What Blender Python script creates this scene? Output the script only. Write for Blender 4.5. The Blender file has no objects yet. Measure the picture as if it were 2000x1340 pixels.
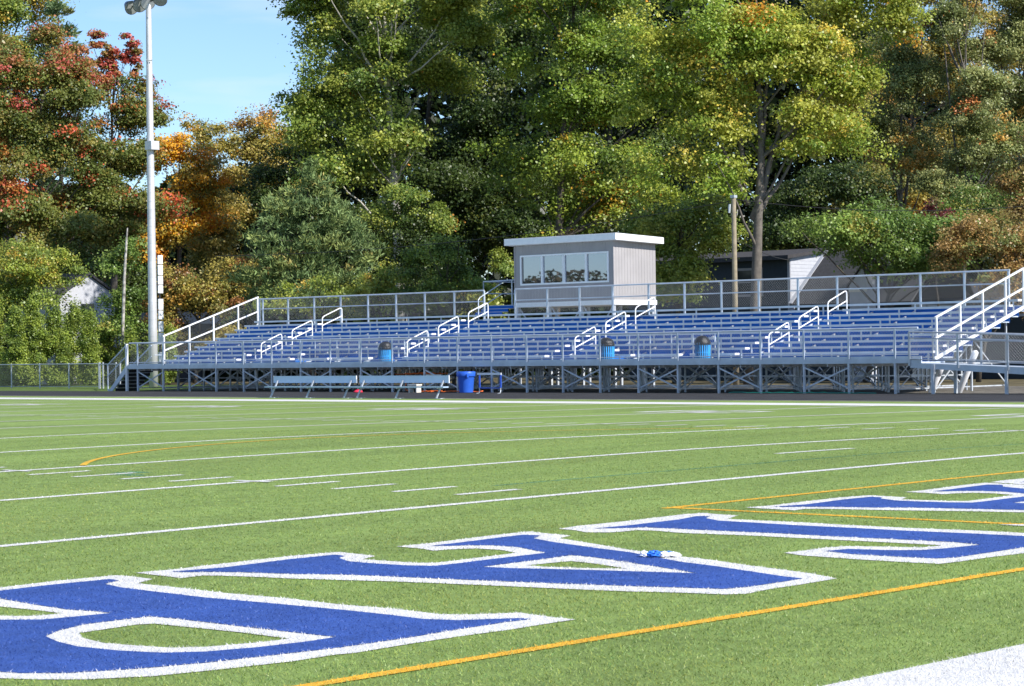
import bpy, math, random
import numpy as np
from mathutils import Vector, Matrix, Quaternion
random.seed(7); rng = np.random.default_rng(11)
SC = bpy.context.scene
COL = SC.collection
# ------------------------------------------------------------------ camera, sky, sun
# field axes: +Y across the field towards the stand, -X towards midfield, z=0 at the sideline
FPX, YAW, PITCH, ROLL = 4494.94, -0.757196, 0.0031641, -0.0138956      # focal length in pixels of a 2000 px frame
CAM = np.array([15.24057, -0.45618, 1.54275])
FW = np.array([math.sin(YAW)*math.cos(PITCH), math.cos(YAW)*math.cos(PITCH), math.sin(PITCH)])
_r = np.array([math.cos(YAW), -math.sin(YAW), 0.0]); _u = np.cross(_r, FW)
RT = _r*math.cos(ROLL) + _u*math.sin(ROLL); UP = -_r*math.sin(ROLL) + _u*math.cos(ROLL)
cam_data = bpy.data.cameras.new("camera"); cam = bpy.data.objects.new("camera", cam_data); COL.objects.link(cam)
cam.matrix_world = Matrix(((RT[0],UP[0],-FW[0],CAM[0]),(RT[1],UP[1],-FW[1],CAM[1]),(RT[2],UP[2],-FW[2],CAM[2]),(0,0,0,1)))
cam_data.sensor_width = 36.0; cam_data.lens = FPX/2000*36.0
cam_data.clip_start = 0.1; cam_data.clip_end = 2000
SC.camera = cam
SUN_AZ, SUN_EL = math.radians(6.0), math.radians(37.0)       # azimuth counted from +X towards +Y
SV = Vector((math.cos(SUN_AZ)*math.cos(SUN_EL), math.sin(SUN_AZ)*math.cos(SUN_EL), math.sin(SUN_EL)))
sd = bpy.data.lights.new("sun", 'SUN'); sd.energy = 4.4; sd.angle = math.radians(0.5); sd.color = (1.0, 0.955, 0.88)
so = bpy.data.objects.new("sun", sd); COL.objects.link(so); so.rotation_mode = 'QUATERNION'
so.rotation_quaternion = SV.to_track_quat('Z', 'Y')
W_ = bpy.data.worlds.new("World"); SC.world = W_; W_.use_nodes = True
wn = W_.node_tree.nodes; wl = W_.node_tree.links
sky = wn.new('ShaderNodeTexSky'); sky.sky_type = 'NISHITA'; sky.sun_disc = False
sky.sun_elevation = SUN_EL; sky.sun_rotation = math.atan2(SV.x, SV.y)
sky.air_density = 1.0; sky.dust_density = 0.1; sky.ozone_density = 4.0; sky.altitude = 200
bg = wn['Background']; bg.inputs['Strength'].default_value = 0.105
# thin streaks of cloud low in the sky
geo = wn.new('ShaderNodeTexCoord'); mp = wn.new('ShaderNodeMapping'); mp.inputs['Scale'].default_value = (3.0, 3.0, 16.0)
nz = wn.new('ShaderNodeTexNoise'); nz.inputs['Scale'].default_value = 2.2; nz.inputs['Detail'].default_value = 6
rp = wn.new('ShaderNodeMapRange'); rp.inputs['From Min'].default_value = 0.52; rp.inputs['From Max'].default_value = 0.8
rp.inputs['To Max'].default_value = 0.55
mx = wn.new('ShaderNodeMix'); mx.data_type = 'RGBA'; mx.inputs[7].default_value = (6.4, 6.6, 7.2, 1)
wl.new(geo.outputs['Generated'], mp.inputs['Vector']); wl.new(mp.outputs[0], nz.inputs['Vector']); wl.new(nz.outputs['Fac'], rp.inputs['Value'])
tn = wn.new('ShaderNodeMix'); tn.data_type = 'RGBA'; tn.blend_type = 'MULTIPLY'; tn.inputs[0].default_value = 1; tn.inputs[7].default_value = (.93,.99,1.09,1)
wl.new(sky.outputs[0], tn.inputs[6])
wl.new(rp.outputs[0], mx.inputs[0]); wl.new(tn.outputs[2], mx.inputs[6]); wl.new(mx.outputs[2], bg.inputs['Color'])
SC.view_settings.view_transform = 'Standard'; SC.view_settings.look = 'None'
SC.view_settings.exposure = 0.62; SC.view_settings.gamma = 1.0
SC.render.engine = 'CYCLES'
SC.cycles.max_bounces = 6; SC.cycles.transparent_max_bounces = 8

def at(u, D, v=None, z=None):
    """world point on the line of sight through reference pixel (u,v) at depth D metres; with z only u,D are used"""
    if v is None: v = 684 + (1000-u)*0.0139
    p = CAM + D*(FW + RT*(u-1000)/FPX - UP*(v-670)/FPX)
    if z is not None: p = np.array([p[0], p[1], z])
    return p
# ------------------------------------------------------------------ materials
M = {}
def mat(name, col, rough=0.6, metal=0.0, var=0.12, scale=6.0, bump=0.0, spec=0.5, bscale=None):
    m = bpy.data.materials.new(name); m.use_nodes = True
    nt = m.node_tree; b = nt.nodes['Principled BSDF']
    b.inputs['Roughness'].default_value = rough; b.inputs['Metallic'].default_value = metal
    b.inputs['Specular IOR Level'].default_value = spec
    tc = nt.nodes.new('ShaderNodeTexCoord'); n = nt.nodes.new('ShaderNodeTexNoise')
    n.inputs['Scale'].default_value = scale; n.inputs['Detail'].default_value = 5
    nt.links.new(tc.outputs['Object'], n.inputs['Vector'])
    cr = nt.nodes.new('ShaderNodeValToRGB')
    a = [max(0, c*(1-var)) for c in col]; c2 = [min(1, c*(1+var)) for c in col]
    cr.color_ramp.elements[0].color = (*a, 1); cr.color_ramp.elements[1].color = (*c2, 1)
    cr.color_ramp.elements[0].position = .3; cr.color_ramp.elements[1].position = .7
    nt.links.new(n.outputs['Fac'], cr.inputs[0]); nt.links.new(cr.outputs[0], b.inputs['Base Color'])
    if bump:
        n2 = nt.nodes.new('ShaderNodeTexNoise'); n2.inputs['Scale'].default_value = bscale or scale*8; n2.inputs['Detail'].default_value = 3
        nt.links.new(tc.outputs['Object'], n2.inputs['Vector'])
        bp = nt.nodes.new('ShaderNodeBump'); bp.inputs['Strength'].default_value = bump; bp.inputs['Distance'].default_value = 0.02
        nt.links.new(n2.outputs['Fac'], bp.inputs['Height']); nt.links.new(bp.outputs[0], b.inputs['Normal'])
    M[name] = m; return m
mat('aluminium', (.52,.58,.65), .42, .2, .10, 3)
mat('bench_metal', (.40,.53,.70), .45, .05, .06, 2)  # blue of the reflected sky is put into the base colour
mat('galvanised', (.50,.53,.56), .5, .45, .14, 4)
mat('white_rail', (.80,.80,.80), .4, .1, .05)
mat('riser_blue', (.010,.135,.52), .6, 0, .10, 2, spec=.2)
mat('wire', (.42,.44,.45), .5, .5, .1)
mat('fence_wire', (.10,.12,.11), .6, .2, .15)
mat('siding', (.34,.322,.325), .7, 0, .05, 2)
mat('white_trim', (.86,.87,.88), .5, 0, .04)
mat('frame_steel', (.52,.55,.59), .5, .25, .2, 5)
mat('can_blue', (.03,.30,.68), .4, .1, .1)
mat('bag_black', (.012,.012,.014), .3, 0, .2, 9, .5)
mat('barrel_blue', (.03,.13,.62), .38, 0, .06)
mat('hurdle_blue', (.03,.10,.55), .4, 0, .08)
mat('orange', (.80,.16,.03), .5, 0, .12)
mat('red', (.60,.02,.06), .6, 0, .1)
mat('dark_steel', (.035,.035,.04), .5, .3, .2)
mat('cream', (.72,.68,.60), .6, 0, .08)
mat('pole_steel', (.60,.60,.62), .5, .25, .10, 2)
mat('lamp_dark', (.07,.08,.085), .4, .5, .2)
mat('lamp_glass', (.35,.37,.36), .15, .3, .1)
mat('wood_pole', (.30,.25,.17), .85, 0, .2, 5, .4)
mat('cable', (.02,.02,.02), .6)
mat('house_dark', (.030,.044,.058), .8, 0, .12)
mat('house_white', (.46,.47,.51), .7, 0, .06)
mat('roof_dark', (.045,.042,.044), .9, 0, .2, 6, .3)
mat('roof_grey', (.05,.05,.054), .9, 0, .2, 6, .3)
mat('brick', (.34,.10,.06), .9, 0, .25, 9, .3)
mat('dark_glass', (.015,.02,.025), .08, 0, .1)
mat('hose_green', (.02,.25,.18), .5, 0, .1)
mat('pvc_white', (.86,.86,.90), .4, 0, .03)
mat('bag_blue', (.04,.20,.70), .35, 0, .2, 14)
mat('bark_grey', (.135,.118,.10), .9, 0, .3, 5, .6)
mat('bark_dark', (.07,.058,.045), .9, 0, .3, 5, .6)
mat('bark_pale', (.42,.39,.33), .9, 0, .35, 2, .4)
mat('bark_birch', (.40,.38,.35), .8, 0, .75, 3.5, .3)
mat('track', (.040,.039,.041), .9, 0, .25, 1.2, .6, .25, 60)
mat('kerb', (.46,.42,.32), .9, 0, .15, 3)
mat('gravel', (.16,.145,.12), .95, 0, .5, 3, .8, .2, 30)
mat('verge', (.10,.15,.035), .9, 0, .4, 2, .8, .2, 30)
mat('leaf_litter', (.12,.10,.055), .95, 0, .5, .8, .8, .2, 12)
def glass_mat():
    m = bpy.data.materials.new('window_glass'); m.use_nodes = True; nt = m.node_tree
    b = nt.nodes['Principled BSDF']; b.inputs['Base Color'].default_value = (.012,.02,.025,1); b.inputs['Roughness'].default_value = .35
    g = nt.nodes.new('ShaderNodeBsdfGlossy'); g.inputs['Color'].default_value = (.47,.52,.63,1); g.inputs['Roughness'].default_value = .01
    mxs = nt.nodes.new('ShaderNodeMixShader'); mxs.inputs[0].default_value = .55
    nt.links.new(b.outputs[0], mxs.inputs[1]); nt.links.new(g.outputs[0], mxs.inputs[2]); nt.links.new(mxs.outputs[0], nt.nodes['Material Output'].inputs['Surface'])
    M['window_glass'] = m
glass_mat()
def leaf_mat(name, transl=.25, rough=.5, spec=.35):
    m = bpy.data.materials.new(name); m.use_nodes = True; nt = m.node_tree
    b = nt.nodes['Principled BSDF']; b.inputs['Roughness'].default_value = rough; b.inputs['Specular IOR Level'].default_value = spec
    a = nt.nodes.new('ShaderNodeAttribute'); a.attribute_name = 'tint'
    nt.links.new(a.outputs['Color'], b.inputs['Base Color'])
    t = nt.nodes.new('ShaderNodeBsdfTranslucent'); nt.links.new(a.outputs['Color'], t.inputs['Color'])
    mxs = nt.nodes.new('ShaderNodeMixShader'); mxs.inputs[0].default_value = transl
    nt.links.new(b.outputs[0], mxs.inputs[1]); nt.links.new(t.outputs[0], mxs.inputs[2]); nt.links.new(mxs.outputs[0], nt.nodes['Material Output'].inputs['Surface'])
    M[name] = m
leaf_mat('leaf', .38, .42, .5); leaf_mat('needle', .12, .6, .25); leaf_mat('turf_fibre', .15, .45, .4)
def paint_mat(name, col, var=.12):
    """turf dyed with line paint: fine fibre speckle plus a small bump"""
    m = bpy.data.materials.new(name); m.use_nodes = True; nt = m.node_tree; L = nt.links
    b = nt.nodes['Principled BSDF']; b.inputs['Roughness'].default_value = .75; b.inputs['Specular IOR Level'].default_value = .25
    tc = nt.nodes.new('ShaderNodeTexCoord')
    def noise(s, d=2):
        n = nt.nodes.new('ShaderNodeTexNoise'); n.inputs['Scale'].default_value = s; n.inputs['Detail'].default_value = d
        L.new(tc.outputs['Object'], n.inputs['Vector']); return n
    n1, n2, n3 = noise(90, 3), noise(7, 4), noise(.9, 4)
    mpp = nt.nodes.new('ShaderNodeMapping'); mpp.inputs['Scale'].default_value = (1.0, .22, 1); L.new(tc.outputs['Object'], mpp.inputs['Vector']); L.new(mpp.outputs[0], n3.inputs['Vector'])
    cr = nt.nodes.new('ShaderNodeValToRGB'); cr.color_ramp.elements[0].position = .28; cr.color_ramp.elements[1].position = .72
    cr.color_ramp.elements[0].color = (*[c*(1-2.2*var) for c in col], 1); cr.color_ramp.elements[1].color = (*[min(1, c*(1+2.2*var)) for c in col], 1)
    L.new(n1.outputs['Fac'], cr.inputs[0])
    last = cr.outputs[0]
    for n, amp in ((n2, var), (n3, var)):
        r = nt.nodes.new('ShaderNodeMapRange'); r.inputs['From Min'].default_value = .3; r.inputs['From Max'].default_value = .7
        r.inputs['To Min'].default_value = 1-amp; r.inputs['To Max'].default_value = 1+amp; L.new(n.outputs['Fac'], r.inputs['Value'])
        x = nt.nodes.new('ShaderNodeMix'); x.data_type = 'RGBA'; x.blend_type = 'MULTIPLY'; x.inputs[0].default_value = 1
        L.new(last, x.inputs[6]); L.new(r.outputs[0], x.inputs[7]); last = x.outputs[2]
    L.new(last, b.inputs['Base Color'])
    bp = nt.nodes.new('ShaderNodeBump'); bp.inputs['Strength'].default_value = .7; bp.inputs['Distance'].default_value = .012
    L.new(n1.outputs['Fac'], bp.inputs['Height']); L.new(bp.outputs[0], b.inputs['Normal'])
    M[name] = m
TURF = (.210,.290,.072); BLUE = (.040,.092,.33); WHITE = (.68,.665,.64); YELLOW = (.74,.42,.04)
paint_mat('turf', TURF, .16); paint_mat('paint_blue', BLUE, .14); paint_mat('paint_white', WHITE, .05); paint_mat('paint_yellow', YELLOW, .10)
paint_mat('paint_teal', (.10,.23,.12), .15)
# ------------------------------------------------------------------ mesh helpers
ORG = {}
def setp(o, label=None, cat=None, group=None, kind=None):
    if label: o['label'] = label
    if cat: o['category'] = cat
    if group: o['group'] = group
    if kind: o['kind'] = kind
    return o
def thing(name, label, cat, loc=(0,0,0), group=None):
    o = bpy.data.objects.new(name, None); COL.objects.link(o); o.location = loc; o.empty_display_size = .2
    ORG[o.name] = np.array(loc, float); return setp(o, label, cat, group)
def tri_normal_frame(d):
    d = d/np.linalg.norm(d); a = np.array([0,0,1.0]) if abs(d[2]) < .95 else np.array([1.0,0,0])
    s = np.cross(d, a); s /= np.linalg.norm(s); return d, s, np.cross(s, d)
class MB:
    def __init__(s): s.v = []; s.f = []; s.n = 0
    def add(s, v, f):
        s.v.append(np.asarray(v, float)); s.f += [tuple(i+s.n for i in q) for q in f]; s.n += len(v); return s
    def box(s, x0, x1, y0, y1, z0, z1):
        v = [(x0,y0,z0),(x1,y0,z0),(x1,y1,z0),(x0,y1,z0),(x0,y0,z1),(x1,y0,z1),(x1,y1,z1),(x0,y1,z1)]
        return s.add(v, [(0,3,2,1),(4,5,6,7),(0,1,5,4),(1,2,6,5),(2,3,7,6),(3,0,4,7)])
    def bar(s, p, q, w, h, up=None):
        p, q = np.array(p, float), np.array(q, float); d, a, b = tri_normal_frame(q-p)
        a = a*w/2; b = b*h/2
        v = [p-a-b, p+a-b, p+a+b, p-a+b, q-a-b, q+a-b, q+a+b, q-a+b]
        return s.add(v, [(0,3,2,1),(4,5,6,7),(0,1,5,4),(1,2,6,5),(2,3,7,6),(3,0,4,7)])
    def tube(s, pts, r, n=8, cap=True):
        pts = np.array(pts, float); r = np.broadcast_to(np.asarray(r, float), (len(pts),))
        rings = []
        for i in range(len(pts)):
            d = pts[min(i+1, len(pts)-1)] - pts[max(i-1, 0)]
            _, a, b = tri_normal_frame(d)
            if rings:   # keep the frame from flipping
                pa = rings[-1][1]; a2 = pa - d*np.dot(pa, d)/np.dot(d, d); a2 /= np.linalg.norm(a2)+1e-12; a = a2; b = np.cross(a, d/np.linalg.norm(d))
            t = np.arange(n)*2*np.pi/n
            rings.append((pts[i] + r[i]*(np.outer(np.cos(t), a)+np.outer(np.sin(t), b)), a))
        v = np.vstack([x[0] for x in rings]); f = []
        for i in range(len(pts)-1):
            for k in range(n):
                k2 = (k+1) % n; f.append((i*n+k, i*n+k2, (i+1)*n+k2, (i+1)*n+k))
        if cap: f.append(tuple(range(n))[::-1]); f.append(tuple((len(pts)-1)*n+k for k in range(n)))
        return s.add(v, f)
    def lathe(s, c, prof, n=20):
        c = np.array(c, float); v = []; f = []
        for (r, z) in prof:
            for k in range(n):
                t = 2*math.pi*k/n; v.append((c[0]+r*math.cos(t), c[1]+r*math.sin(t), c[2]+z))
        for i in range(len(prof)-1):
            for k in range(n):
                k2 = (k+1) % n; f.append((i*n+k, i*n+k2, (i+1)*n+k2, (i+1)*n+k))
        f.append(tuple(range(n))[::-1]); f.append(tuple((len(prof)-1)*n+k for k in range(n)))
        return s.add(v, f)
    def prism(s, poly, d):
        """poly: 3D points of a planar face, d: extrusion vector"""
        p = np.array(poly, float); n = len(p); v = np.vstack([p, p+np.array(d, float)])
        return s.add(v, [tuple(range(n)), tuple(range(2*n-1, n-1, -1))]+[(i, i+n, (i+1) % n+n, (i+1) % n) for i in range(n)])
    def build(s, name, m, parent=None, smooth=False, bevel=0):
        me = bpy.data.meshes.new(name); v = np.vstack(s.v)
        if parent is not None: org = ORG[parent.name]
        else: org = np.array([(v[:,0].min()+v[:,0].max())/2, (v[:,1].min()+v[:,1].max())/2, v[:,2].min()])
        me.from_pydata((v-org).tolist(), [], s.f); me.update()
        bm_fix(me)
        me.materials.append(M[m] if isinstance(m, str) else m)
        if smooth: me.polygons.foreach_set('use_smooth', [True]*len(me.polygons))
        o = bpy.data.objects.new(name, me); COL.objects.link(o)
        if parent is not None: o.parent = parent
        else: o.location = org
        ORG[o.name] = org
        if bevel:
            bv = o.modifiers.new('bevel', 'BEVEL'); bv.width = bevel; bv.segments = 2; bv.limit_method = 'ANGLE'
        return o
import bmesh
def bm_fix(me):
    b = bmesh.new(); b.from_mesh(me); bmesh.ops.recalc_face_normals(b, faces=b.faces); b.to_mesh(me); b.free()
def copy_tree(o, parent=None, loc=None):
    c = o.copy(); COL.objects.link(c)
    if parent is not None: c.parent = parent
    if loc is not None: c.location = loc
    for ch in o.children: copy_tree(ch, c)
    return c
def chain_link(mb, p0, p1, z0, z1, pitch=.075, r=.0022):
    """diamond wire fabric in the upright plane above the line p0-p1; z0,z1 = heights above that line"""
    p0, p1 = np.array(p0, float), np.array(p1, float); d = p1-p0; L = np.linalg.norm(d); e = d/L; h = z1-z0
    side = np.cross(e, [0,0,1.0]); side /= np.linalg.norm(side)
    V = []; F = []; n = 0
    step = pitch*math.sqrt(2)
    for sgn in (1, -1):
        k = -h
        while k < L:
            a, b = k, k+h                          # enters at s=a (t=0), leaves at s=b (t=h)
            t0 = max(0, -a); t1 = min(h, L-a)
            if t1-t0 > .01:
                s0, s1 = a+t0, a+t1
                q0, q1 = (t0, t1) if sgn > 0 else (h-t0, h-t1)
                A = p0+e*s0+np.array([0,0,z0+q0]); B = p0+e*s1+np.array([0,0,z0+q1])
                w = np.cross(B-A, side); w = w/np.linalg.norm(w)
                off = [side*r*sgn*.2+side*r, side*-.5*r+w*.87*r, side*-.5*r-w*.87*r]
                V += [A+o for o in off]+[B+o for o in off]
                F += [(n+i, n+(i+1) % 3, n+3+(i+1) % 3, n+3+i) for i in range(3)]; n += 6
            k += step
    mb.add(V, F); return mb
def quads_object(name, V4, tint, m, parent=None, nper=4):
    """many small faces (n,nper,3) with a per-face colour"""
    n = len(V4); me = bpy.data.meshes.new(name)
    org = ORG[parent.name] if parent is not None else np.zeros(3)
    me.vertices.add(n*nper); me.vertices.foreach_set('co', (V4-org).reshape(-1).astype(np.float32))
    me.loops.add(n*nper); me.loops.foreach_set('vertex_index', np.arange(n*nper, dtype=np.int32))
    me.polygons.add(n); me.polygons.foreach_set('loop_start', np.arange(0, n*nper, nper, dtype=np.int32))
    me.update(calc_edges=True)
    a = me.attributes.new('tint', 'FLOAT_COLOR', 'POINT')
    c = np.ones((n, nper, 4), np.float32); c[:,:,:3] = tint[:,None,:]
    a.data.foreach_set('color', c.reshape(-1))
    me.materials.append(M[m]); o = bpy.data.objects.new(name, me); COL.objects.link(o)
    if parent is not None: o.parent = parent
    ORG[o.name] = org
    return o
# ------------------------------------------------------------------ ground, field and markings
FIELD_W = 48.768; YD = .9144; CROWN = .17521
def zc(y):
    t = (np.clip(np.asarray(y, float), 0, FIELD_W)-FIELD_W/2)/(FIELD_W/2)
    return CROWN*(1-np.sqrt(t*t+.01))-.0008
def sheet(name, xs, ys, zf, m, kind='structure'):
    X, Y = np.meshgrid(xs, ys, indexing='ij'); Z = np.broadcast_to(zf(Y), X.shape)
    v = np.stack([X, Y, Z], -1).reshape(-1, 3); ny = len(ys); f = []
    for i in range(len(xs)-1):
        for j in range(ny-1): f.append((i*ny+j, (i+1)*ny+j, (i+1)*ny+j+1, i*ny+j+1))
    me = bpy.data.meshes.new(name); me.from_pydata(v.tolist(), [], f); me.update(); me.materials.append(M[m])
    me.polygons.foreach_set('use_smooth', [True]*len(me.polygons))
    o = bpy.data.objects.new(name, me); COL.objects.link(o); o['kind'] = kind; return o
flat = lambda z: (lambda y: y*0+z)
ysf = np.concatenate([[-60, -20, 0], np.linspace(1, 48.5, 96), [FIELD_W, 52.2]])
sheet('artificial_turf', [-160, -60, 0, 60], ysf, zc, 'turf')
sheet('ground', [-700, -250, 250, 700], [-500, 52.0, 300, 700], flat(-.06), 'leaf_litter')
sheet('running_track', [-200, 100], [52.36, 61.35], flat(-.02), 'track')
sheet('grass_verge', [-200, -66.9], [61.35, 76], flat(-.024), 'verge')
sheet('gravel_pad', [-66.9, 60], [61.35, 73.5], flat(-.028), 'gravel')
mb = MB(); mb.box(-200, 100, 52.2, 52.36, -.05, .012); k = mb.build('track_kerb', 'kerb'); k['kind'] = 'structure'
LIFT = .004
class Marks:
    def __init__(s): s.v = []; s.f = []
    def strip(s, x0, x1, y0, y1, lift=LIFT, wob=.0):
        ny = max(2, int(abs(y1-y0)/.5)+1); ys = np.linspace(y0, y1, ny); n0 = len(s.v)
        for y in ys:
            a, b = (random.uniform(-wob, wob), random.uniform(-wob, wob)) if wob else (0, 0)
            s.v += [(x0+a, y, float(zc(y))+lift), (x1+b, y, float(zc(y))+lift)]
        s.f += [(n0+2*i, n0+2*i+1, n0+2*i+3, n0+2*i+2) for i in range(ny-1)]
    def xstrip(s, x0, x1, y0, y1, lift=LIFT):
        s.v += [(x0,y0,float(zc(y0))+lift), (x1,y0,float(zc(y0))+lift), (x1,y1,float(zc(y1))+lift), (x0,y1,float(zc(y1))+lift)]
        n = len(s.v)-4; s.f.append((n, n+1, n+2, n+3))
    def poly(s, P, lift, holes=()):
        from mathutils.geometry import tessellate_polygon
        n = len(s.v); s.v += [(x, y, float(zc(y))+lift) for x, y in P]
        for H in holes: s.v += [(x, y, float(zc(y))+lift) for x, y in H]
        s.f += [tuple(n+i for i in t) for t in tessellate_polygon([[Vector((x, y, 0)) for x, y in Q] for Q in [P]+list(holes)])]
    def build(s, name, m):
        me = bpy.data.meshes.new(name); me.from_pydata(s.v, [], s.f); bm_fix(me)
        # sheets face up
        if sum(p.normal.z for p in me.polygons) < 0: me.flip_normals()
        me.materials.append(M[m]); o = bpy.data.objects.new(name, me); COL.objects.link(o); o['kind'] = 'structure'; return o
HD = 53.333*.3048
lw = .076
wm = Marks(); rects = {'w': [], 'y': []}        # rects feed the turf fibres near the camera
def wline(x0, x1, y0, y1, wob=0): wm.strip(x0, x1, y0, y1, wob=wob); rects['w'].append((x0, x1, y0, y1))
for n in range(0, 105, 5):
    x = -n*YD; wline(x-lw, x+lw, 0, FIELD_W-.35, .004)
for n in range(1, 100):
    if n % 5 == 0:
        for yc in (HD, FIELD_W-HD): wm.strip(-n*YD-.3, -n*YD+.3, yc-.05, yc+.05, LIFT*2)
        continue
    for yc in (HD, FIELD_W-HD):
        wm.strip(-n*YD-.06, -n*YD+.06, yc-.45, yc+.45); rects['w'].append((-n*YD-.06, -n*YD+.06, yc-.45, yc+.45))
rects['w'].append((-3*YD-.06, -3*YD+.06, FIELD_W/2-.85, FIELD_W/2+.85)); wm.strip(-3*YD-.06, -3*YD+.06, FIELD_W/2-.85, FIELD_W/2+.85)
wm.build('white_yard_lines', 'paint_white')
bm_ = Marks()
bm_.xstrip(-110, 11.0, FIELD_W-.35, FIELD_W+1.55)           # sideline border
bm_.strip(9.30, 11.2, -6, FIELD_W-.35); rects['w'].append((9.30, 11.2, -6, FIELD_W))
bm_.build('white_border', 'paint_white')
# yard numerals on the far side, tops towards midfield
SEG = {'1': [(.42,.62,0,1),(.2,.42,.78,.9),(.2,.84,0,.1)], '2': [(0,1,.88,1),(.76,1,.5,.9),(0,1,.44,.56),(0,.24,.1,.5),(0,1,0,.12)],
       '3': [(0,1,.88,1),(.76,1,.1,.9),(.2,.8,.44,.56),(0,1,0,.12)], '4': [(0,.22,.45,1),(0,1,.36,.48),(.62,.86,0,1)],
       '5': [(0,1,.88,1),(0,.24,.5,.9),(0,1,.46,.58),(.76,1,.1,.5),(0,1,0,.12)], '0': [(0,.24,0,1),(.76,1,0,1),(.2,.8,.88,1),(.2,.8,0,.12)]}
nm = Marks()
for n in range(10, 100, 10):
    lab = str(n if n <= 50 else 100-n); xc = -n*YD
    for j, ch in enumerate(lab):
        x0 = xc + (.22 if j == 0 else -1.42)     # read from the far sideline
        for (a, b, c, d) in SEG[ch]:
            nm.strip(x0+1.2*(1-b), x0+1.2*(1-a), FIELD_W-6.4-1.83*d, FIELD_W-6.4-1.83*c, LIFT)
nm.build('white_yard_numbers', 'paint_white')
ym = Marks()
def yline(x0, x1, y0, y1, lift=LIFT): ym.strip(x0, x1, y0, y1, lift, .003); rects['y'].append((x0, x1, y0, y1))
yline(7.40, 7.50, -3, 52, LIFT*1.25)
yline(2.03, 2.13, 15.42, 33.5)
yline(2.12, 7.40, 15.47, 15.57); yline(2.12, 7.40, 33.4, 33.5)
for a in range(-56, 56, 2):                        # arc outside the penalty area
    t0, t1 = math.radians(180+a), math.radians(182+a); n = len(ym.v)
    for t in (t0, t1):
        for r in (9.06, 9.15):
            x, y = -3.75+r*math.cos(t), 24.6+r*math.sin(t); ym.v.append((x, y, float(zc(y))+LIFT*1.6))
    if max(ym.v[n][0], ym.v[n+2][0]) < -9.2: ym.f.append((n, n+1, n+3, n+2))
ym.build('yellow_soccer_lines', 'paint_yellow')
tm = Marks()
tm.strip(-7.35, -6.75, 16.3, 16.5, LIFT*.5); tm.strip(-7.6, -7.2, 16.55, 16.9, LIFT*.5)
tm.strip(-1.6, -1.52, 17, 46, LIFT*.5)
tm.build('faded_paint_marks', 'paint_teal')
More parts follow.
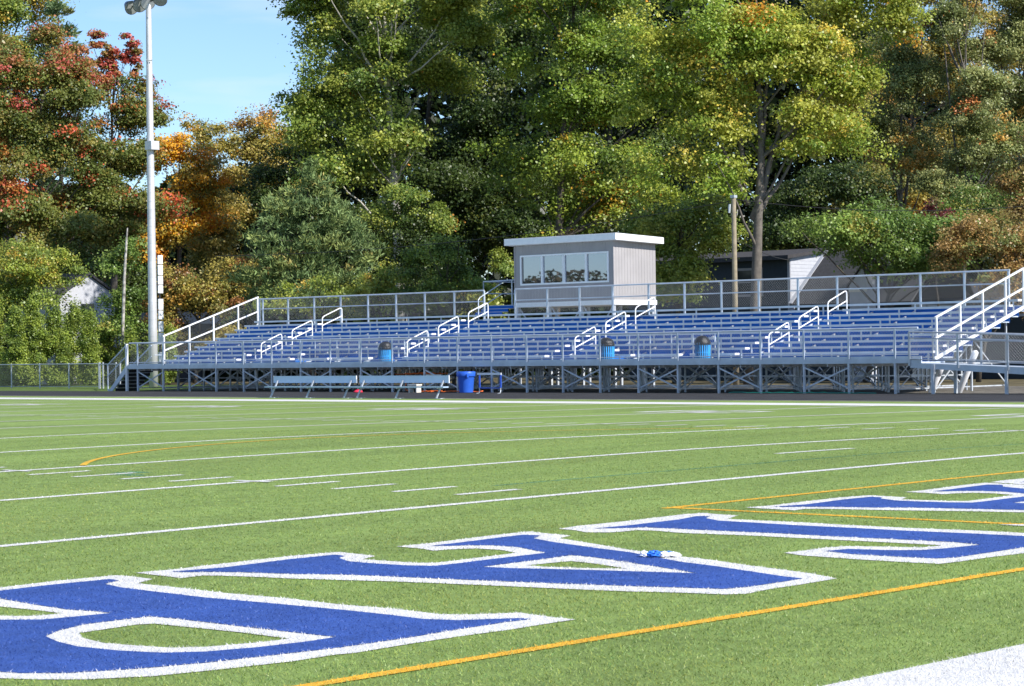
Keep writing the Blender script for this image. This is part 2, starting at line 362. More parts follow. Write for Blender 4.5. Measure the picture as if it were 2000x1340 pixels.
LET = {'R': ([(2.514, 7.49), (2.637, 8.045), (2.596, 8.513), (2.649, 8.961), (2.806, 8.971), (3.062, 8.945), (3.193, 8.718), (3.555, 8.713), (4.114, 8.675), (4.731, 8.699), (5.228, 8.664), (5.585, 8.699), (6.041, 8.665), (6.173, 8.736), (6.295, 8.887), (6.356, 8.977), (6.459, 8.952), (6.653, 8.924), (6.826, 8.922), (6.823, 8.737), (6.832, 8.39), (6.805, 8.03), (6.802, 7.662), (6.822, 7.288), (6.79, 7.191), (6.792, 6.898), (6.722, 6.529), (6.633, 6.191), (6.457, 5.93), (6.257, 5.784), (6.09, 5.709), (5.784, 5.675), (5.311, 5.758), (4.607, 6.026), (3.699, 6.527), (3.063, 6.982)], [(2.788, 7.391), (2.814, 7.924), (2.794, 8.332), (2.831, 8.769), (2.958, 8.75), (3.054, 8.564), (3.311, 8.492), (3.705, 8.46), (4.25, 8.43), (4.851, 8.46), (5.433, 8.477), (5.826, 8.469), (6.13, 8.442), (6.327, 8.513), (6.446, 8.66), (6.538, 8.77), (6.627, 8.785), (6.604, 8.631), (6.606, 8.231), (6.632, 7.826), (6.623, 7.471), (6.617, 7.336), (6.56, 6.989), (6.493, 6.611), (6.382, 6.283), (6.228, 5.998), (6.024, 5.849), (5.916, 5.826), (5.627, 5.806), (5.189, 5.893), (4.614, 6.113), (3.854, 6.541), (3.293, 6.933)], [[(4.978, 6.747), (4.828, 6.948), (4.726, 7.193), (4.726, 7.427), (4.735, 7.625), (4.909, 7.648), (5.371, 7.641), (5.81, 7.634), (6.3, 7.636), (6.31, 7.436), (6.268, 7.126), (6.177, 6.867), (6.032, 6.71), (5.788, 6.629), (5.468, 6.597), (5.206, 6.656)], [(3.162, 7.262), (3.197, 7.666), (3.657, 7.597), (4.058, 7.558), (4.268, 7.6), (4.415, 7.601), (4.391, 7.437), (4.34, 7.179), (4.144, 7.025), (3.862, 6.926)]], [[(5.008, 6.942), (4.995, 7.064), (4.969, 7.362), (5.018, 7.442), (5.302, 7.457), (5.712, 7.478), (6.14, 7.456), (6.114, 7.257), (6.023, 6.992), (5.902, 6.866), (5.69, 6.811), (5.451, 6.772), (5.212, 6.827)], [(3.489, 7.169), (3.556, 7.423), (3.884, 7.439), (4.176, 7.437), (4.137, 7.262), (3.967, 7.145), (3.776, 7.063)]]), 'A': ([(2.615, 9.138), (2.664, 9.414), (2.639, 9.89), (2.62, 10.543), (2.694, 10.945), (2.897, 10.912), (3.155, 10.875), (3.26, 10.643), (3.521, 10.662), (3.766, 10.675), (3.89, 10.754), (3.892, 10.97), (3.879, 11.33), (3.865, 11.594), (3.611, 11.7), (3.37, 11.677), (3.252, 11.509), (3.233, 11.386), (3.016, 11.458), (2.736, 11.48), (2.761, 11.743), (2.726, 12.148), (2.69, 12.567), (2.699, 12.993), (2.905, 12.931), (3.252, 12.869), (3.325, 12.649), (3.885, 12.432), (4.418, 12.201), (5.046, 12.017), (5.424, 11.924), (5.835, 11.771), (6.264, 11.649), (6.461, 11.585), (6.788, 11.426), (6.806, 11.022), (6.804, 10.677), (6.841, 10.426), (6.748, 10.331), (6.478, 10.26), (6.176, 10.139), (5.839, 10.05), (5.362, 9.942), (4.876, 9.823), (4.506, 9.725), (4.158, 9.596), (3.83, 9.486), (3.559, 9.423), (3.261, 9.333), (3.172, 9.275), (3.186, 9.09), (3.017, 9.109)], [(2.788, 9.317), (2.88, 9.691), (2.82, 10.369), (2.843, 10.759), (2.868, 10.77), (2.99, 10.726), (3.049, 10.613), (3.297, 10.477), (3.553, 10.468), (3.864, 10.498), (4.052, 10.577), (4.066, 10.795), (4.056, 11.146), (4.063, 11.491), (4.061, 11.701), (3.874, 11.785), (3.578, 11.918), (3.314, 11.918), (3.147, 11.814), (3.065, 11.715), (2.941, 11.639), (2.937, 11.935), (2.905, 12.343), (2.881, 12.718), (3.041, 12.743), (3.189, 12.515), (3.509, 12.369), (4.115, 12.17), (4.546, 12.05), (5.3, 11.705), (5.678, 11.603), (6.072, 11.461), (6.448, 11.327), (6.621, 11.292), (6.63, 11.082), (6.631, 10.733), (6.577, 10.549), (6.312, 10.464), (5.99, 10.357), (5.539, 10.224), (5.06, 10.102), (4.558, 9.983), (4.167, 9.893), (3.914, 9.819), (3.619, 9.67), (3.231, 9.551), (3.01, 9.435), (2.886, 9.327)], [[(4.374, 10.715), (4.37, 10.989), (4.365, 11.342), (4.336, 11.662), (4.59, 11.63), (5.032, 11.481), (5.452, 11.339), (5.866, 11.177), (5.643, 11.108), (5.176, 10.963), (4.825, 10.843), (4.597, 10.75)]], [[(4.552, 10.966), (4.581, 11.194), (4.611, 11.354), (4.872, 11.309), (5.285, 11.166), (4.966, 11.028), (4.715, 10.961)]]), 'L': ([(2.731, 13.294), (2.68, 13.591), (2.708, 14.206), (2.668, 14.935), (2.717, 15.18), (2.891, 15.127), (3.151, 15.103), (3.301, 14.77), (3.539, 14.764), (4.042, 14.795), (4.565, 14.771), (5.051, 14.774), (5.63, 14.844), (6.08, 14.845), (6.655, 14.848), (6.967, 14.836), (6.928, 14.36), (6.906, 13.462), (6.864, 13.089), (6.848, 12.689), (6.815, 12.533), (6.563, 12.508), (6.154, 12.499), (5.701, 12.531), (5.487, 12.619), (5.513, 12.787), (5.514, 13.095), (5.577, 13.26), (5.839, 13.374), (6.082, 13.446), (6.121, 13.674), (5.792, 13.663), (5.355, 13.642), (4.903, 13.619), (4.435, 13.596), (3.835, 13.502), (3.526, 13.559), (3.377, 13.526), (3.335, 13.262), (3.158, 13.156), (2.935, 13.264)], [(2.98, 13.441), (3.026, 13.833), (3.004, 14.5), (2.902, 14.854), (3.028, 14.884), (3.11, 14.722), (3.371, 14.566), (3.699, 14.556), (4.241, 14.523), (4.724, 14.544), (5.208, 14.538), (5.792, 14.586), (6.231, 14.592), (6.652, 14.629), (6.69, 13.823), (6.69, 13.371), (6.69, 12.937), (6.606, 12.814), (6.379, 12.784), (5.965, 12.77), (5.671, 12.855), (5.725, 13.071), (6.001, 13.136), (6.203, 13.262), (6.28, 13.492), (6.333, 13.836), (6.069, 13.913), (5.637, 13.896), (5.055, 13.848), (4.57, 13.853), (4.104, 13.808), (3.613, 13.775), (3.278, 13.75), (3.19, 13.641)], [], [])}
def shift(P, dx, dy): return [(x+dx, y+dy) for x, y in P]
letters = [('R',0,0),('A',0,0),('L',0,0),('A',.046,6.709),('L',.02,6.48)]
lo, lb = Marks(), Marks(); shapes = []
for key, dx, dy in letters:
    o_, b_, h_, g_ = LET[key]
    lo.poly(shift(o_, dx, dy), LIFT, [shift(p, dx, dy) for p in g_]); lb.poly(shift(b_, dx, dy), LIFT*1.7, [shift(p, dx, dy) for p in h_])
    shapes.append((shift(o_, dx, dy), 'w')); shapes.append((shift(b_, dx, dy), 'b'))
    for p in h_: shapes.append((shift(p, dx, dy), 'w'))
    for p in g_: shapes.append((shift(p, dx, dy), 'g'))
wedge = [(5.52,15.39),(6.0,15.36),(6.7,15.42),(6.75,15.9),(6.3,16.1),(5.95,15.72)]
lo.poly(wedge, LIFT*1.4); shapes.append((wedge, 'w'))
lo.build('letter_outline_paint', 'paint_white'); lb.build('letter_blue_paint', 'paint_blue')
# ------------------------------------------------------------------ turf fibres in front of the camera
def inside(P, x, y):
    P = np.array(P); r = np.zeros(len(x), bool); bb = (x > P[:,0].min()) & (x < P[:,0].max()) & (y > P[:,1].min()) & (y < P[:,1].max())
    xi, yi = x[bb], y[bb]; c = np.zeros(len(xi), bool); n = len(P)
    for i in range(n):
        x0, y0 = P[i]; x1, y1 = P[(i+1) % n]
        if y0 == y1: continue
        c ^= ((y0 > yi) != (y1 > yi)) & (xi < (x1-x0)*(yi-y0)/(y1-y0)+x0)
    r[bb] = c; return r
def fibres(N=560000, d0=7.0, d1=42.0):
    q = .62                                          # pdf ~ d^(q-1): thins out with distance
    d = (d0**q + rng.random(N)*(d1**q-d0**q))**(1/q)
    az = YAW + rng.uniform(-.36, .36, N)
    x = CAM[0]+d*np.sin(az); y = CAM[1]+d*np.cos(az)
    code = np.zeros(N, int)                          # 0 turf 1 white 2 blue 3 yellow
    xj, yj = x+rng.normal(0, .008, N), y+rng.normal(0, .008, N)
    for (x0, x1, y0, y1) in rects['w']: code[(xj > x0) & (xj < x1) & (yj > y0) & (yj < y1)] = 1
    for P, c in shapes: code[inside(P, xj, yj)] = {'w': 1, 'b': 2, 'g': 0}[c]
    for (x0, x1, y0, y1) in rects['y']:
        code[(xj > x0) & (xj < x1) & (yj > y0) & (yj < y1) & (code != 2)] = 3
    pal = np.array([TURF, (.76,.745,.72), BLUE, YELLOW])
    col = pal[code]*rng.uniform(.72, 1.28, (N, 1))
    g = code == 0
    hue = rng.random(N)
    col[g & (hue < .22)] *= np.array([1.25, 1.05, .9]); col[g & (hue > .85)] *= np.array([.7, .92, 1.05])
    col[g & (hue > .965)] *= np.array([1.9, 1.45, 1.6])
    band = 1+.07*np.sin(x*1.9+.3*np.sin(y*.4))+.06*np.sin(x*.7+y*.23+1)+.05*np.sin(x*4.1-y*.9)
    col *= band[:,None]
    dry = np.clip(np.sin(x*1.3+y*.35)*np.sin(y*.5-x*.4+2), 0, 1)[:,None]*.16; col[g] = (col*(1+dry*np.array([1.0,.15,.2])))[g]
    sp = (code == 2) & (rng.random(N) < .10); col[sp] = col[sp]*1.3+np.array([.04, .05, .06])
    col = np.clip(col, 0, .92)
    w = .0042*(d/10)**.85*rng.uniform(.7, 1.3, N); h = rng.uniform(.009, .017, N)*np.where(d < 14, 1, (14/d)**.9)
    th = rng.uniform(0, np.pi, N); lean = rng.normal(0, .9, (N, 2))*h[:,None]
    b = np.stack([np.cos(th)*w/2, np.sin(th)*w/2, np.zeros(N)], 1)
    base = np.stack([x, y, zc(y)+.003], 1); tip = base+np.stack([lean[:,0], lean[:,1], h], 1)
    V = np.stack([base-b, base+b, tip], 1)
    o = quads_object('turf_fibres', V, col, 'turf_fibre', None, 3)
    setp(o, 'short plastic grass fibres standing up from the artificial turf', 'turf', None, 'stuff')
fibres()
# ------------------------------------------------------------------ grandstand
BX0, MOD, NB = -65.88, 1.792, 22
BX1 = BX0+MOD*NB
FY, Y1, TR, RI = 61.5, 62.9, .58, .188              # front plane, first riser, tread depth, rise
AIS = [-59.29, -50.41, -41.50, -32.58]
DECK = 1.0
NZ = lambda k: 1.145+RI*k                            # tread nose k
NY = lambda k: Y1+TR*k
gs = thing('grandstand', 'long aluminium grandstand with blue risers, five seating sections and white aisle rails', 'bleachers', (-46.2, 66, 0))
mb = MB()
for i in range(5): mb.box(-66.55, -25.5, FY+.02+i*.28, FY+.29+i*.28, DECK-.05, DECK)
mb.build('deck', 'aluminium', gs)
MB().box(-66.6, -25.45, FY-.03, FY+.02, .955, 1.105).build('fascia', 'aluminium', gs)
MB().box(-66.55, -25.5, FY+.05, FY+.075, 1.085, 1.185).build('toe_board', 'aluminium', gs)
XL, XR = -65.45, -25.75
CUT = [(-57.05, -51.65), (-39.75, -35.75)]           # wheelchair bays: the first rows are cut back
def minus(iv, cuts):
    out = [iv]
    for (a, b) in cuts:
        nxt = []
        for (p, q) in out:
            if b <= p or a >= q: nxt.append((p, q)); continue
            if a > p: nxt.append((p, a))
            if b < q: nxt.append((b, q))
        out = nxt
    return out
for k in range(10):                                   # treads and risers
    z0 = DECK if k == 0 else NZ(k-1)-.03
    cuts = CUT if k < 2 else []
    for (a, b) in minus((-66.35, -25.55), cuts): MB().box(a, b, NY(k), NY(k)+.012, z0, NZ(k)-.042).build('riser_board', 'riser_blue', gs)
    if k == 2:
        for (a, b) in CUT: MB().box(a, b, NY(2)-.004, NY(2)+.010, DECK, NZ(1)-.031).build('riser_board', 'riser_blue', gs)
    for (a, b) in minus((-66.35, -25.55), cuts):
        MB().box(a, b, NY(k)-.025, NY(k)+.27, NZ(k)-.04, NZ(k)).box(a, b, NY(k)+.285, NY(k)+TR-.03, NZ(k)-.04, NZ(k)).box(a+.2, b-.2, NY(k)+.1, NY(k)+.4, NZ(k)-.06, NZ(k)-.041).build('tread', 'aluminium', gs)
for (a, b) in CUT:
    MB().box(a, b, NY(0)-.02, NY(2)-.01, DECK-.045, DECK-.003).build('deck', 'aluminium', gs)
    MB().box(a-.012, a, NY(0), NY(2), DECK, NZ(1)-.05).build('riser_board', 'riser_blue', gs)
    MB().box(b, b+.012, NY(0), NY(2), DECK, NZ(1)-.05).build('riser_board', 'riser_blue', gs)
SEATZ = lambda k: 1.342+RI*k
def seat(a, b, k, z=None, y=None):
    z = SEATZ(k) if z is None else z; y0 = (NY(k)-.30) if y is None else y
    mb = MB(); mb.box(a, b, y0, y0+.245, z-.052, z)
    mb.box(a, b, y0+.002, y0+.02, z-.078, z-.052)     # lip
    n = max(1, int(round((b-a)/2.0))); base = (DECK if k == 0 else NZ(k-1))
    for i in range(n+1):
        x = a+.22+(b-a-.44)*i/n
        mb.box(x-.022, x+.022, y0+.06, y0+.10, base, z-.0525)
    s = mb.build('seat_plank', 'aluminium', gs)
    for x in (a-.0065, b+.0065): MB().box(x-.006, x+.006, y0-.004, y0+.249, z-.072, z+.003).build('end_cap', 'white_rail', s)
for k in range(10):
    cuts = [(x-1.2, x+.08) for x in AIS] if k < 9 else []
    if k < 2: cuts = cuts+CUT
    for (a, b) in minus((XL, XR), sorted(cuts)):
        if b-a > .5: seat(a, b, k)
seat(-56.5, -54.75, 0); seat(-54.45, -52.3, 0); seat(-39.3, -38.5, 0); seat(-38.2, -36.3, 0)
# aisle handrails
def handrail(x, k):
    mb = MB(); y0, y1 = NY(k)+.06, NY(k+2)+.06; z0, z1 = NZ(k), NZ(k+2); H = .84; r = .024
    pts = [(x,y0,z0), (x,y0,z0+H-.10), (x,y0+.04,z0+H-.02), (x,y0+.12,z0+H+.03)]
    pts += [(x,y1-.14,z1+H-.01), (x,y1-.05,z1+H), (x,y1-.01,z1+H-.04), (x,y1,z1+H-.13), (x,y1,z1)]
    mb.tube(pts, r, 8); mb.tube([(x,y0,z0+.46), (x,y1,z1+.50)], r, 8)
    for y, z in ((y0,z0), (y1,z1)): mb.box(x-.05, x+.05, y-.05, y+.05, z, z+.012)
    mb.build('handrail', 'white_rail', gs)
for x in AIS:
    for j in range(3): handrail(x, 3*j)
# front guard rail
gr = MB(); gr.tube([(-66.5,FY+.03,2.08), (-25.6,FY+.03,2.08)], .036); gr.tube([(-66.5,FY+.03,1.235), (-25.6,FY+.03,1.235)], .018)
gr = gr.build('guard_rail', 'aluminium', gs)
FM = MB(); FM = chain_link(FM, (-66.5,FY+.06,0), (-25.6,FY+.06,0), 1.24, 2.05, .075, .0016).build('mesh_panel', 'wire', gr)
for i in range(NB+1):
    x = BX0+MOD*i; MB().box(x-.028, x+.028, FY-.03, FY+.022, 1.106, 2.06).build('rail_post', 'aluminium', gr)
# cut-back bays have their own guard rail
for (a, b) in CUT:
    g = MB(); y = NY(2)-.05
    for z in (2.08, 1.70): g.tube([(a,y,z), (b,y,z)], .022)
    n = 4
    for i in range(n+1):
        x = a+(b-a)*i/n; g.tube([(x,y,DECK), (x,y,2.08)], .024)
    g = g.build('bay_rail', 'aluminium', gs)
    chain_link(MB(), (a,y+.03,0), (b,y+.03,0), 1.4, 2.05).build('mesh_panel', 'wire', g)
    x = b+.12
    for z in (2.10, 1.75, 1.45): MB().box(x-.04, x+.04, y-.03, y+.03, z-.04, z+.04).build('rail_bracket', 'white_rail', g)
# end rails
def end_rail(x, ya, za, yb, zb, ext):
    g = MB(); s = (zb-za)/(yb-ya)
    g.bar((x,ya,za), (x,yb,zb), .06, .06); g.bar((x,ya,za-.66), (x,yb,zb-.66), .05, .06)
    if ext: g.bar((x,ya-.05,za-1.30-.05*s), (x,yb,zb-1.30), .05, .11)
    g = g.build('end_rail', 'white_rail', gs)
    for t in (0.012, .27, .52, .78, .99):
        y = ya+(yb-ya)*t; zt = za+(zb-za)*t
        MB().box(x-.03, x+.03, y-.03, y+.03, (zt-1.28), zt-.03).build('rail_post', 'white_rail', g)
    # sloped fabric
    V = []; h = 1.2; p = MB(); L = yb-ya; stp = .106; n = 0
    def P(sv, t): return np.array([x-.035, ya+sv, za+s*sv-1.24+t])
    for sg in (1, -1):
        kk = -h
        while kk < L:
            a, b = max(0, -kk), min(h, L-kk)
            if b-a > .02:
                q0, q1 = (a, b) if sg > 0 else (h-a, h-b)
                p.tube([P(kk+a, q0), P(kk+b, q1)], .0024, 3, False)
            kk += stp
    p.build('mesh_panel', 'wire', g)
end_rail(-66.42, 63.32, 2.38, 68.9, 4.17, True)
end_rail(-25.45, 62.3, 2.40, 67.75, 4.07, True)
# rear guard rail
RY = 68.25; rr = MB()
rear = [(-65.6, -51.25, [-65.59,-65.35,-63.6,-61.83,-60.08,-58.31,-56.54,-54.77,-53.0,-51.25]),
        (-49.48, -26.3, [-49.48,-47.7,-45.95,-44.2,-42.35,-40.56,-38.77,-37.0,-35.2,-33.45,-31.67,-29.9,-28.1,-26.35])]
for (a, b, ps) in rear:
    for z, r in ((4.045, .03), (3.59, .022)): rr.tube([(a,RY,z), (b,RY,z)], r)
rr = rr.build('guard_rail', 'aluminium', gs)
for (a, b, ps) in rear:
    for x in ps: MB().box(x-.032, x+.032, RY-.03, RY+.03, 2.75, 4.02).build('rail_post', 'aluminium', rr)
    chain_link(MB(), (a,RY+.04,0), (b,RY+.04,0), 3.08, 4.02).build('mesh_panel', 'wire', rr)
# understructure
posts_y = [(FY+.0, .955), (63.75, 1.12), (66.0, 1.85), (68.2, 2.7)]
for i in range(NB+1):
    x = BX0+MOD*i
    for j, (y, zt) in enumerate(posts_y):
        if j == 0: MB().box(x-.035, x+.035, y-.03, y+.04, -.03, zt-.001).build('support_post', 'frame_steel', gs)
        else: MB().box(x-.03, x+.03, y-.03, y+.03, -.03, zt).build('support_post', 'frame_steel', gs)
    f = MB()
    f.bar((x+.06,FY+.1,.9), (x+.06,68.2,.9), .04, .05); f.bar((x+.06,63.75,.08), (x+.06,66.0,1.7), .03, .04); f.bar((x+.06,68.2,.08), (x+.06,66.0,1.7), .03, .04)
    f.bar((x+.0,63.0,1.02), (x+.0,68.3,2.76), .05, .08)
    f.bar((x-.06,FY+.1,.12), (x-.06,68.2,.12), .04, .04)
    f.build('bent_frame', 'frame_steel', gs)
    if i < NB:                                        # lighter half-bay frames further back
        xh = x+MOD/2; f = MB()
        for y, zt in ((63.0, .93), (64.9, 1.45), (67.1, 2.2)): f.box(xh-.025, xh+.025, y-.025, y+.025, -.03, zt)
        f.bar((xh,62.9,.5), (xh,67.2,.5), .03, .04); f.bar((xh,63.0,.1), (xh,64.9,1.2), .03, .03)
        f.build('bent_frame', 'frame_steel', gs)
    if i % 2 == 0 and i < NB:
        for y, za in ((FY+.01, .83), (63.8, 1.0), (66.05, 1.0), (68.15, 1.0)):
            MB().bar((x+.03,y,za), (x+MOD-.03,y,.16), .035, .05).build('cross_brace', 'frame_steel', gs)
            MB().bar((x+.03,y+.045,.16), (x+MOD-.03,y+.045,za), .035, .05).build('cross_brace', 'frame_steel', gs)
st = MB()
for y, z in ((63.7, .93), (65.95, 1.7), (68.15, 2.55)): st.box(-66.3, -25.6, y-.02, y+.02, z-.09, z)
for i in range(NB*2+1):                               # short joist ends under the deck
    x = BX0+MOD*i/2; st.box(x-.02, x+.02, FY+.06, Y1, .86, .949)
st.build('joist', 'frame_steel', gs)
# ------------------------------------------------------------------ entry stair (left end)
es = thing('entry_stair', 'aluminium stair with mesh handrails climbing to the far left end of the grandstand', 'stairs', (-67.4, 62.2, 0))
for y in (FY+.02, 62.85): MB().prism([(-68.05,y,-.02), (-67.75,y,-.02), (-66.62,y,.90), (-66.62,y,1.10), (-66.75,y,1.10)], (0,.04,0)).build('stringer', 'aluminium', es)
for i in range(6):
    x = -67.85+i*.21; z = .13+i*.165
    MB().box(x, x+.27, FY+.063, 62.848, z-.03, z).build('step', 'aluminium', es)
    MB().box(x+.25, x+.262, FY+.063, 62.848, max(z-.16,-.02), z-.032).build('step_riser', 'dark_steel', es)
for y in (FY+.0, 62.9):
    m = MB(); m.tube([(-68.04,y,.0), (-68.04,y,1.16)], .03); m.bar((-68.04,y,1.14), (-66.7,y,1.98), .045, .045); m.bar((-68.04,y,.66), (-66.7,y,1.5), .03, .04)
    h = m.build('handrail', 'aluminium', es)
    V = MB(); s = (1.98-1.14)/1.34
    for sg in (1,-1):
        kk = -1.0
        while kk < 1.34:
            a, b = max(0,-kk), min(.95, 1.34-kk)
            if b-a > .02:
                q0, q1 = (a,b) if sg > 0 else (.95-a,.95-b)
                V.tube([(-68.04+kk+a, y+.03, .2+s*(kk+a)+q0), (-68.04+kk+b, y+.03, .2+s*(kk+b)+q1)], .0024, 3, False)
            kk += .106
    V.build('mesh_panel', 'wire', h)
MB().box(-66.72, -66.62, FY-.04, FY+.06, -.02, 2.06).build('newel_post', 'white_rail', es)
# deck end rail by the stair
for z in (2.05, 1.55): MB().tube([(-66.5,62.9,z), (-66.5,63.3,z)], .02).build('return_rail', 'aluminium', es)
# ------------------------------------------------------------------ access ramp (right end)
ar = thing('access_ramp', 'grey aluminium wheelchair ramp with pipe rails and mesh at the right end of the grandstand', 'ramp', (-22, 62, 0))
rs = -(.97-.80)/(26.0-21.77)                          # slope along +X
RX0, RX1 = -25.88, -14.5
zr = lambda x: .97+rs*(x-RX0)
for y in (FY-.02, 62.75):
    m = MB(); m.prism([(RX0,y,zr(RX0)-.16), (RX1,y,zr(RX1)-.33), (RX1,y,zr(RX1)), (RX0,y,zr(RX0))], (0,.05,0)); m.build('stringer', 'aluminium', ar)
MB().prism([(RX0,FY+.032,zr(RX0)-.05), (RX1,FY+.032,zr(RX1)-.05), (RX1,FY+.032,zr(RX1)-.01), (RX0,FY+.032,zr(RX0)-.01)], (0,62.74-FY-.032,0)).build('ramp_deck', 'aluminium', ar)
for y in (FY-.05, 62.82):
    m = MB()
    for h, r in ((.99, .026), (.79, .022), (.12, .018)): m.tube([(RX0,y,zr(RX0)+h), (RX1,y,zr(RX1)+h)], r)
    r_ = m.build('guard_rail', 'galvanised', ar)
    x = RX0; 
    while x < RX1:
        MB().box(x-.028, x+.028, y-.028, y+.028, zr(x)-.1, zr(x)+.99).build('rail_post', 'galvanised', r_); x += 1.79
    V = MB(); L = RX1-RX0
    for sg in (1,-1):
        kk = -.9
        while kk < L:
            a, b = max(0,-kk), min(.85, L-kk)
            if b-a > .02:
                q0, q1 = (a,b) if sg > 0 else (.85-a,.85-b)
                V.tube([(RX0+kk+a, y+.03, zr(RX0+kk+a)+.13+q0), (RX0+kk+b, y+.03, zr(RX0+kk+b)+.13+q1)], .0024, 3, False)
            kk += .106
    V.build('mesh_panel', 'wire', r_)
for x in (-25.0, -22.35, -19.4, -16.5):
    for y in (FY, 62.74):
        MB().box(x-.045, x+.045, y-.045 if y > 62 else y-.10, y+.045 if y > 62 else y-.021, -.03, zr(x)-.02).build('leg', 'frame_steel', ar)
# ------------------------------------------------------------------ press box
pb = thing('press_box', 'grey sided press box with flat white roof and four sliding panes above the top row', 'press box', (-47.5, 70.3, 0))
PX0, PX1, PY0, PY1, PZ0 = -50.2, -44.77, 69.0, 71.6, 3.5
rz = lambda y: 5.87-(y-PY0)*.035                      # roof falls to the back
m = MB()
WX0, WX1, WZ0, WZ1 = -49.82, -45.06, 4.26, 5.40
m.prism([(PX0,PY0,PZ0), (PX1,PY0,PZ0), (PX1,PY0,WZ0), (PX0,PY0,WZ0)], (0,.1,0)); m.prism([(PX0,PY0,WZ1), (PX1,PY0,WZ1), (PX1,PY0,rz(PY0)), (PX0,PY0,rz(PY0))], (0,.1,0))
m.prism([(PX0,PY0,WZ0), (WX0,PY0,WZ0), (WX0,PY0,WZ1), (PX0,PY0,WZ1)], (0,.1,0)); m.prism([(WX1,PY0,WZ0), (PX1,PY0,WZ0), (PX1,PY0,WZ1), (WX1,PY0,WZ1)], (0,.1,0))
x = PX0+.14
while x < PX1-.05:                                    # board grooves stand as thin battens
    if x < WX0-.05 or x > WX1+.05: m.box(x, x+.15, PY0-.006, PY0-.0, PZ0+.001, rz(PY0)-.002)
    else: m.box(x, x+.15, PY0-.006, PY0-.0, PZ0+.001, WZ0-.051); m.box(x, x+.15, PY0-.006, PY0-.0, WZ1+.051, rz(PY0)-.002)
    x += .175
m.build('front_wall', 'siding', pb)
MB().prism([(PX0,PY0+.101,PZ0), (PX0,PY1,PZ0), (PX0,PY1,rz(PY1)), (PX0,PY0+.101,rz(PY0+.1))], (.1,0,0)).build('side_wall', 'siding', pb)
m = MB(); xs = PX1-.1; m.prism([(xs,PY0+.101,PZ0), (xs,PY1,PZ0), (xs,PY1,rz(PY1)), (xs,PY0+.101,rz(PY0+.1))], (.1,0,0))
y = PY0+.14
while y < PY1-.1:
    m.box(PX1, PX1+.008, y, y+.15, PZ0+.001, rz(y+.15)-.003); y += .175
m.build('side_wall', 'siding', pb)
MB().prism([(PX0+.101,PY1-.1,PZ0), (PX1-.101,PY1-.1,PZ0), (PX1-.101,PY1-.1,rz(PY1)), (PX0+.101,PY1-.1,rz(PY1))], (0,.1,0)).build('rear_wall', 'siding', pb)
MB().box(PX0+.1, PX1-.1, PY0+.1, PY1-.1, PZ0+.001, PZ0+.05).build('floor', 'dark_steel', pb)
m = MB(); m.prism([(-50.52,68.72,rz(68.72)), (-50.52,71.72,rz(71.72)), (-50.52,71.72,rz(71.72)+.26), (-50.52,68.72,rz(68.72)+.27)], (6.11,0,0))
m.build('roof', 'white_trim', pb, bevel=.012)
m = MB(); m.prism([(-50.49,68.75,rz(68.75)+.2715), (-50.49,71.69,rz(71.69)+.264), (-50.49,71.69,rz(71.69)+.28), (-50.49,68.75,rz(68.75)+.29)], (6.05,0,0))
m.build('roof_membrane', 'roof_grey', pb)
for xc in (PX1-.045, PX0-.005): MB().box(xc, xc+.06, PY0-.025, PY0+.05, PZ0, rz(PY0)-.004).build('corner_trim', 'siding', pb)
wmid = (WX0+WX1)/2
for (a, b) in ((WX0, wmid-.03), (wmid+.03, WX1)):
    f = MB(); t = .07; y0, y1 = PY0-.035, PY0+.06
    f.box(a-.04, b+.04 if b == WX1 else b+.028, y0, y1, WZ1-t+.05, WZ1+.05); f.box(a-.04 if a == WX0 else a-.028, b+.04 if b == WX1 else b+.028, y0-.002, y1, WZ0-.05, WZ0+t-.05)
    f.box(a-.04, a+t-.04, y0-.004, y1, WZ0+.0205, WZ1-.0205); f.box(b-t+.04, b+.04 if b == WX1 else b+.028, y0-.004, y1, WZ0+.0205, WZ1-.0205)
    c = (a+b)/2; f.box(c-.05, c+.05, y0+.004, y1, WZ0+.0205, WZ1-.0205)
    w = f.build('window', 'white_trim', pb)
    for (p, q, yy) in ((a+.03, c-.05, PY0+.02), (c+.05, b-.03, PY0+.032)):
        MB().box(p, q, yy, yy+.008, WZ0+.02, WZ1-.02).build('pane', 'window_glass', w)
m = MB(); m.box(PX0-.03, PX1+.03, PY0-.03, PY1+.03, PZ0-.19, PZ0-.002); m.build('base_trim', 'white_trim', pb)
for x in (-50.1, -48.3, -46.55, -44.85):
    for y in (69.08, 71.45): MB().box(x-.05, x+.05, y-.05, y+.05, -.03, PZ0-.19).build('leg', 'frame_steel', pb)
for (a, b) in ((-50.1,-48.3), (-48.3,-46.55), (-46.55,-44.85)):
    for p, q in (((a+.05,69.08,1.2), (b-.05,69.08,3.25)), ((a+.05,69.14,3.25), (b-.05,69.14,1.2)), ((a+.05,71.45,2.5), (b-.05,71.45,2.5)), ((a+.05,71.38,1.2), (b-.05,71.38,3.25))):
        MB().bar(p, q, .04, .05).build('leg_brace', 'frame_steel', pb)
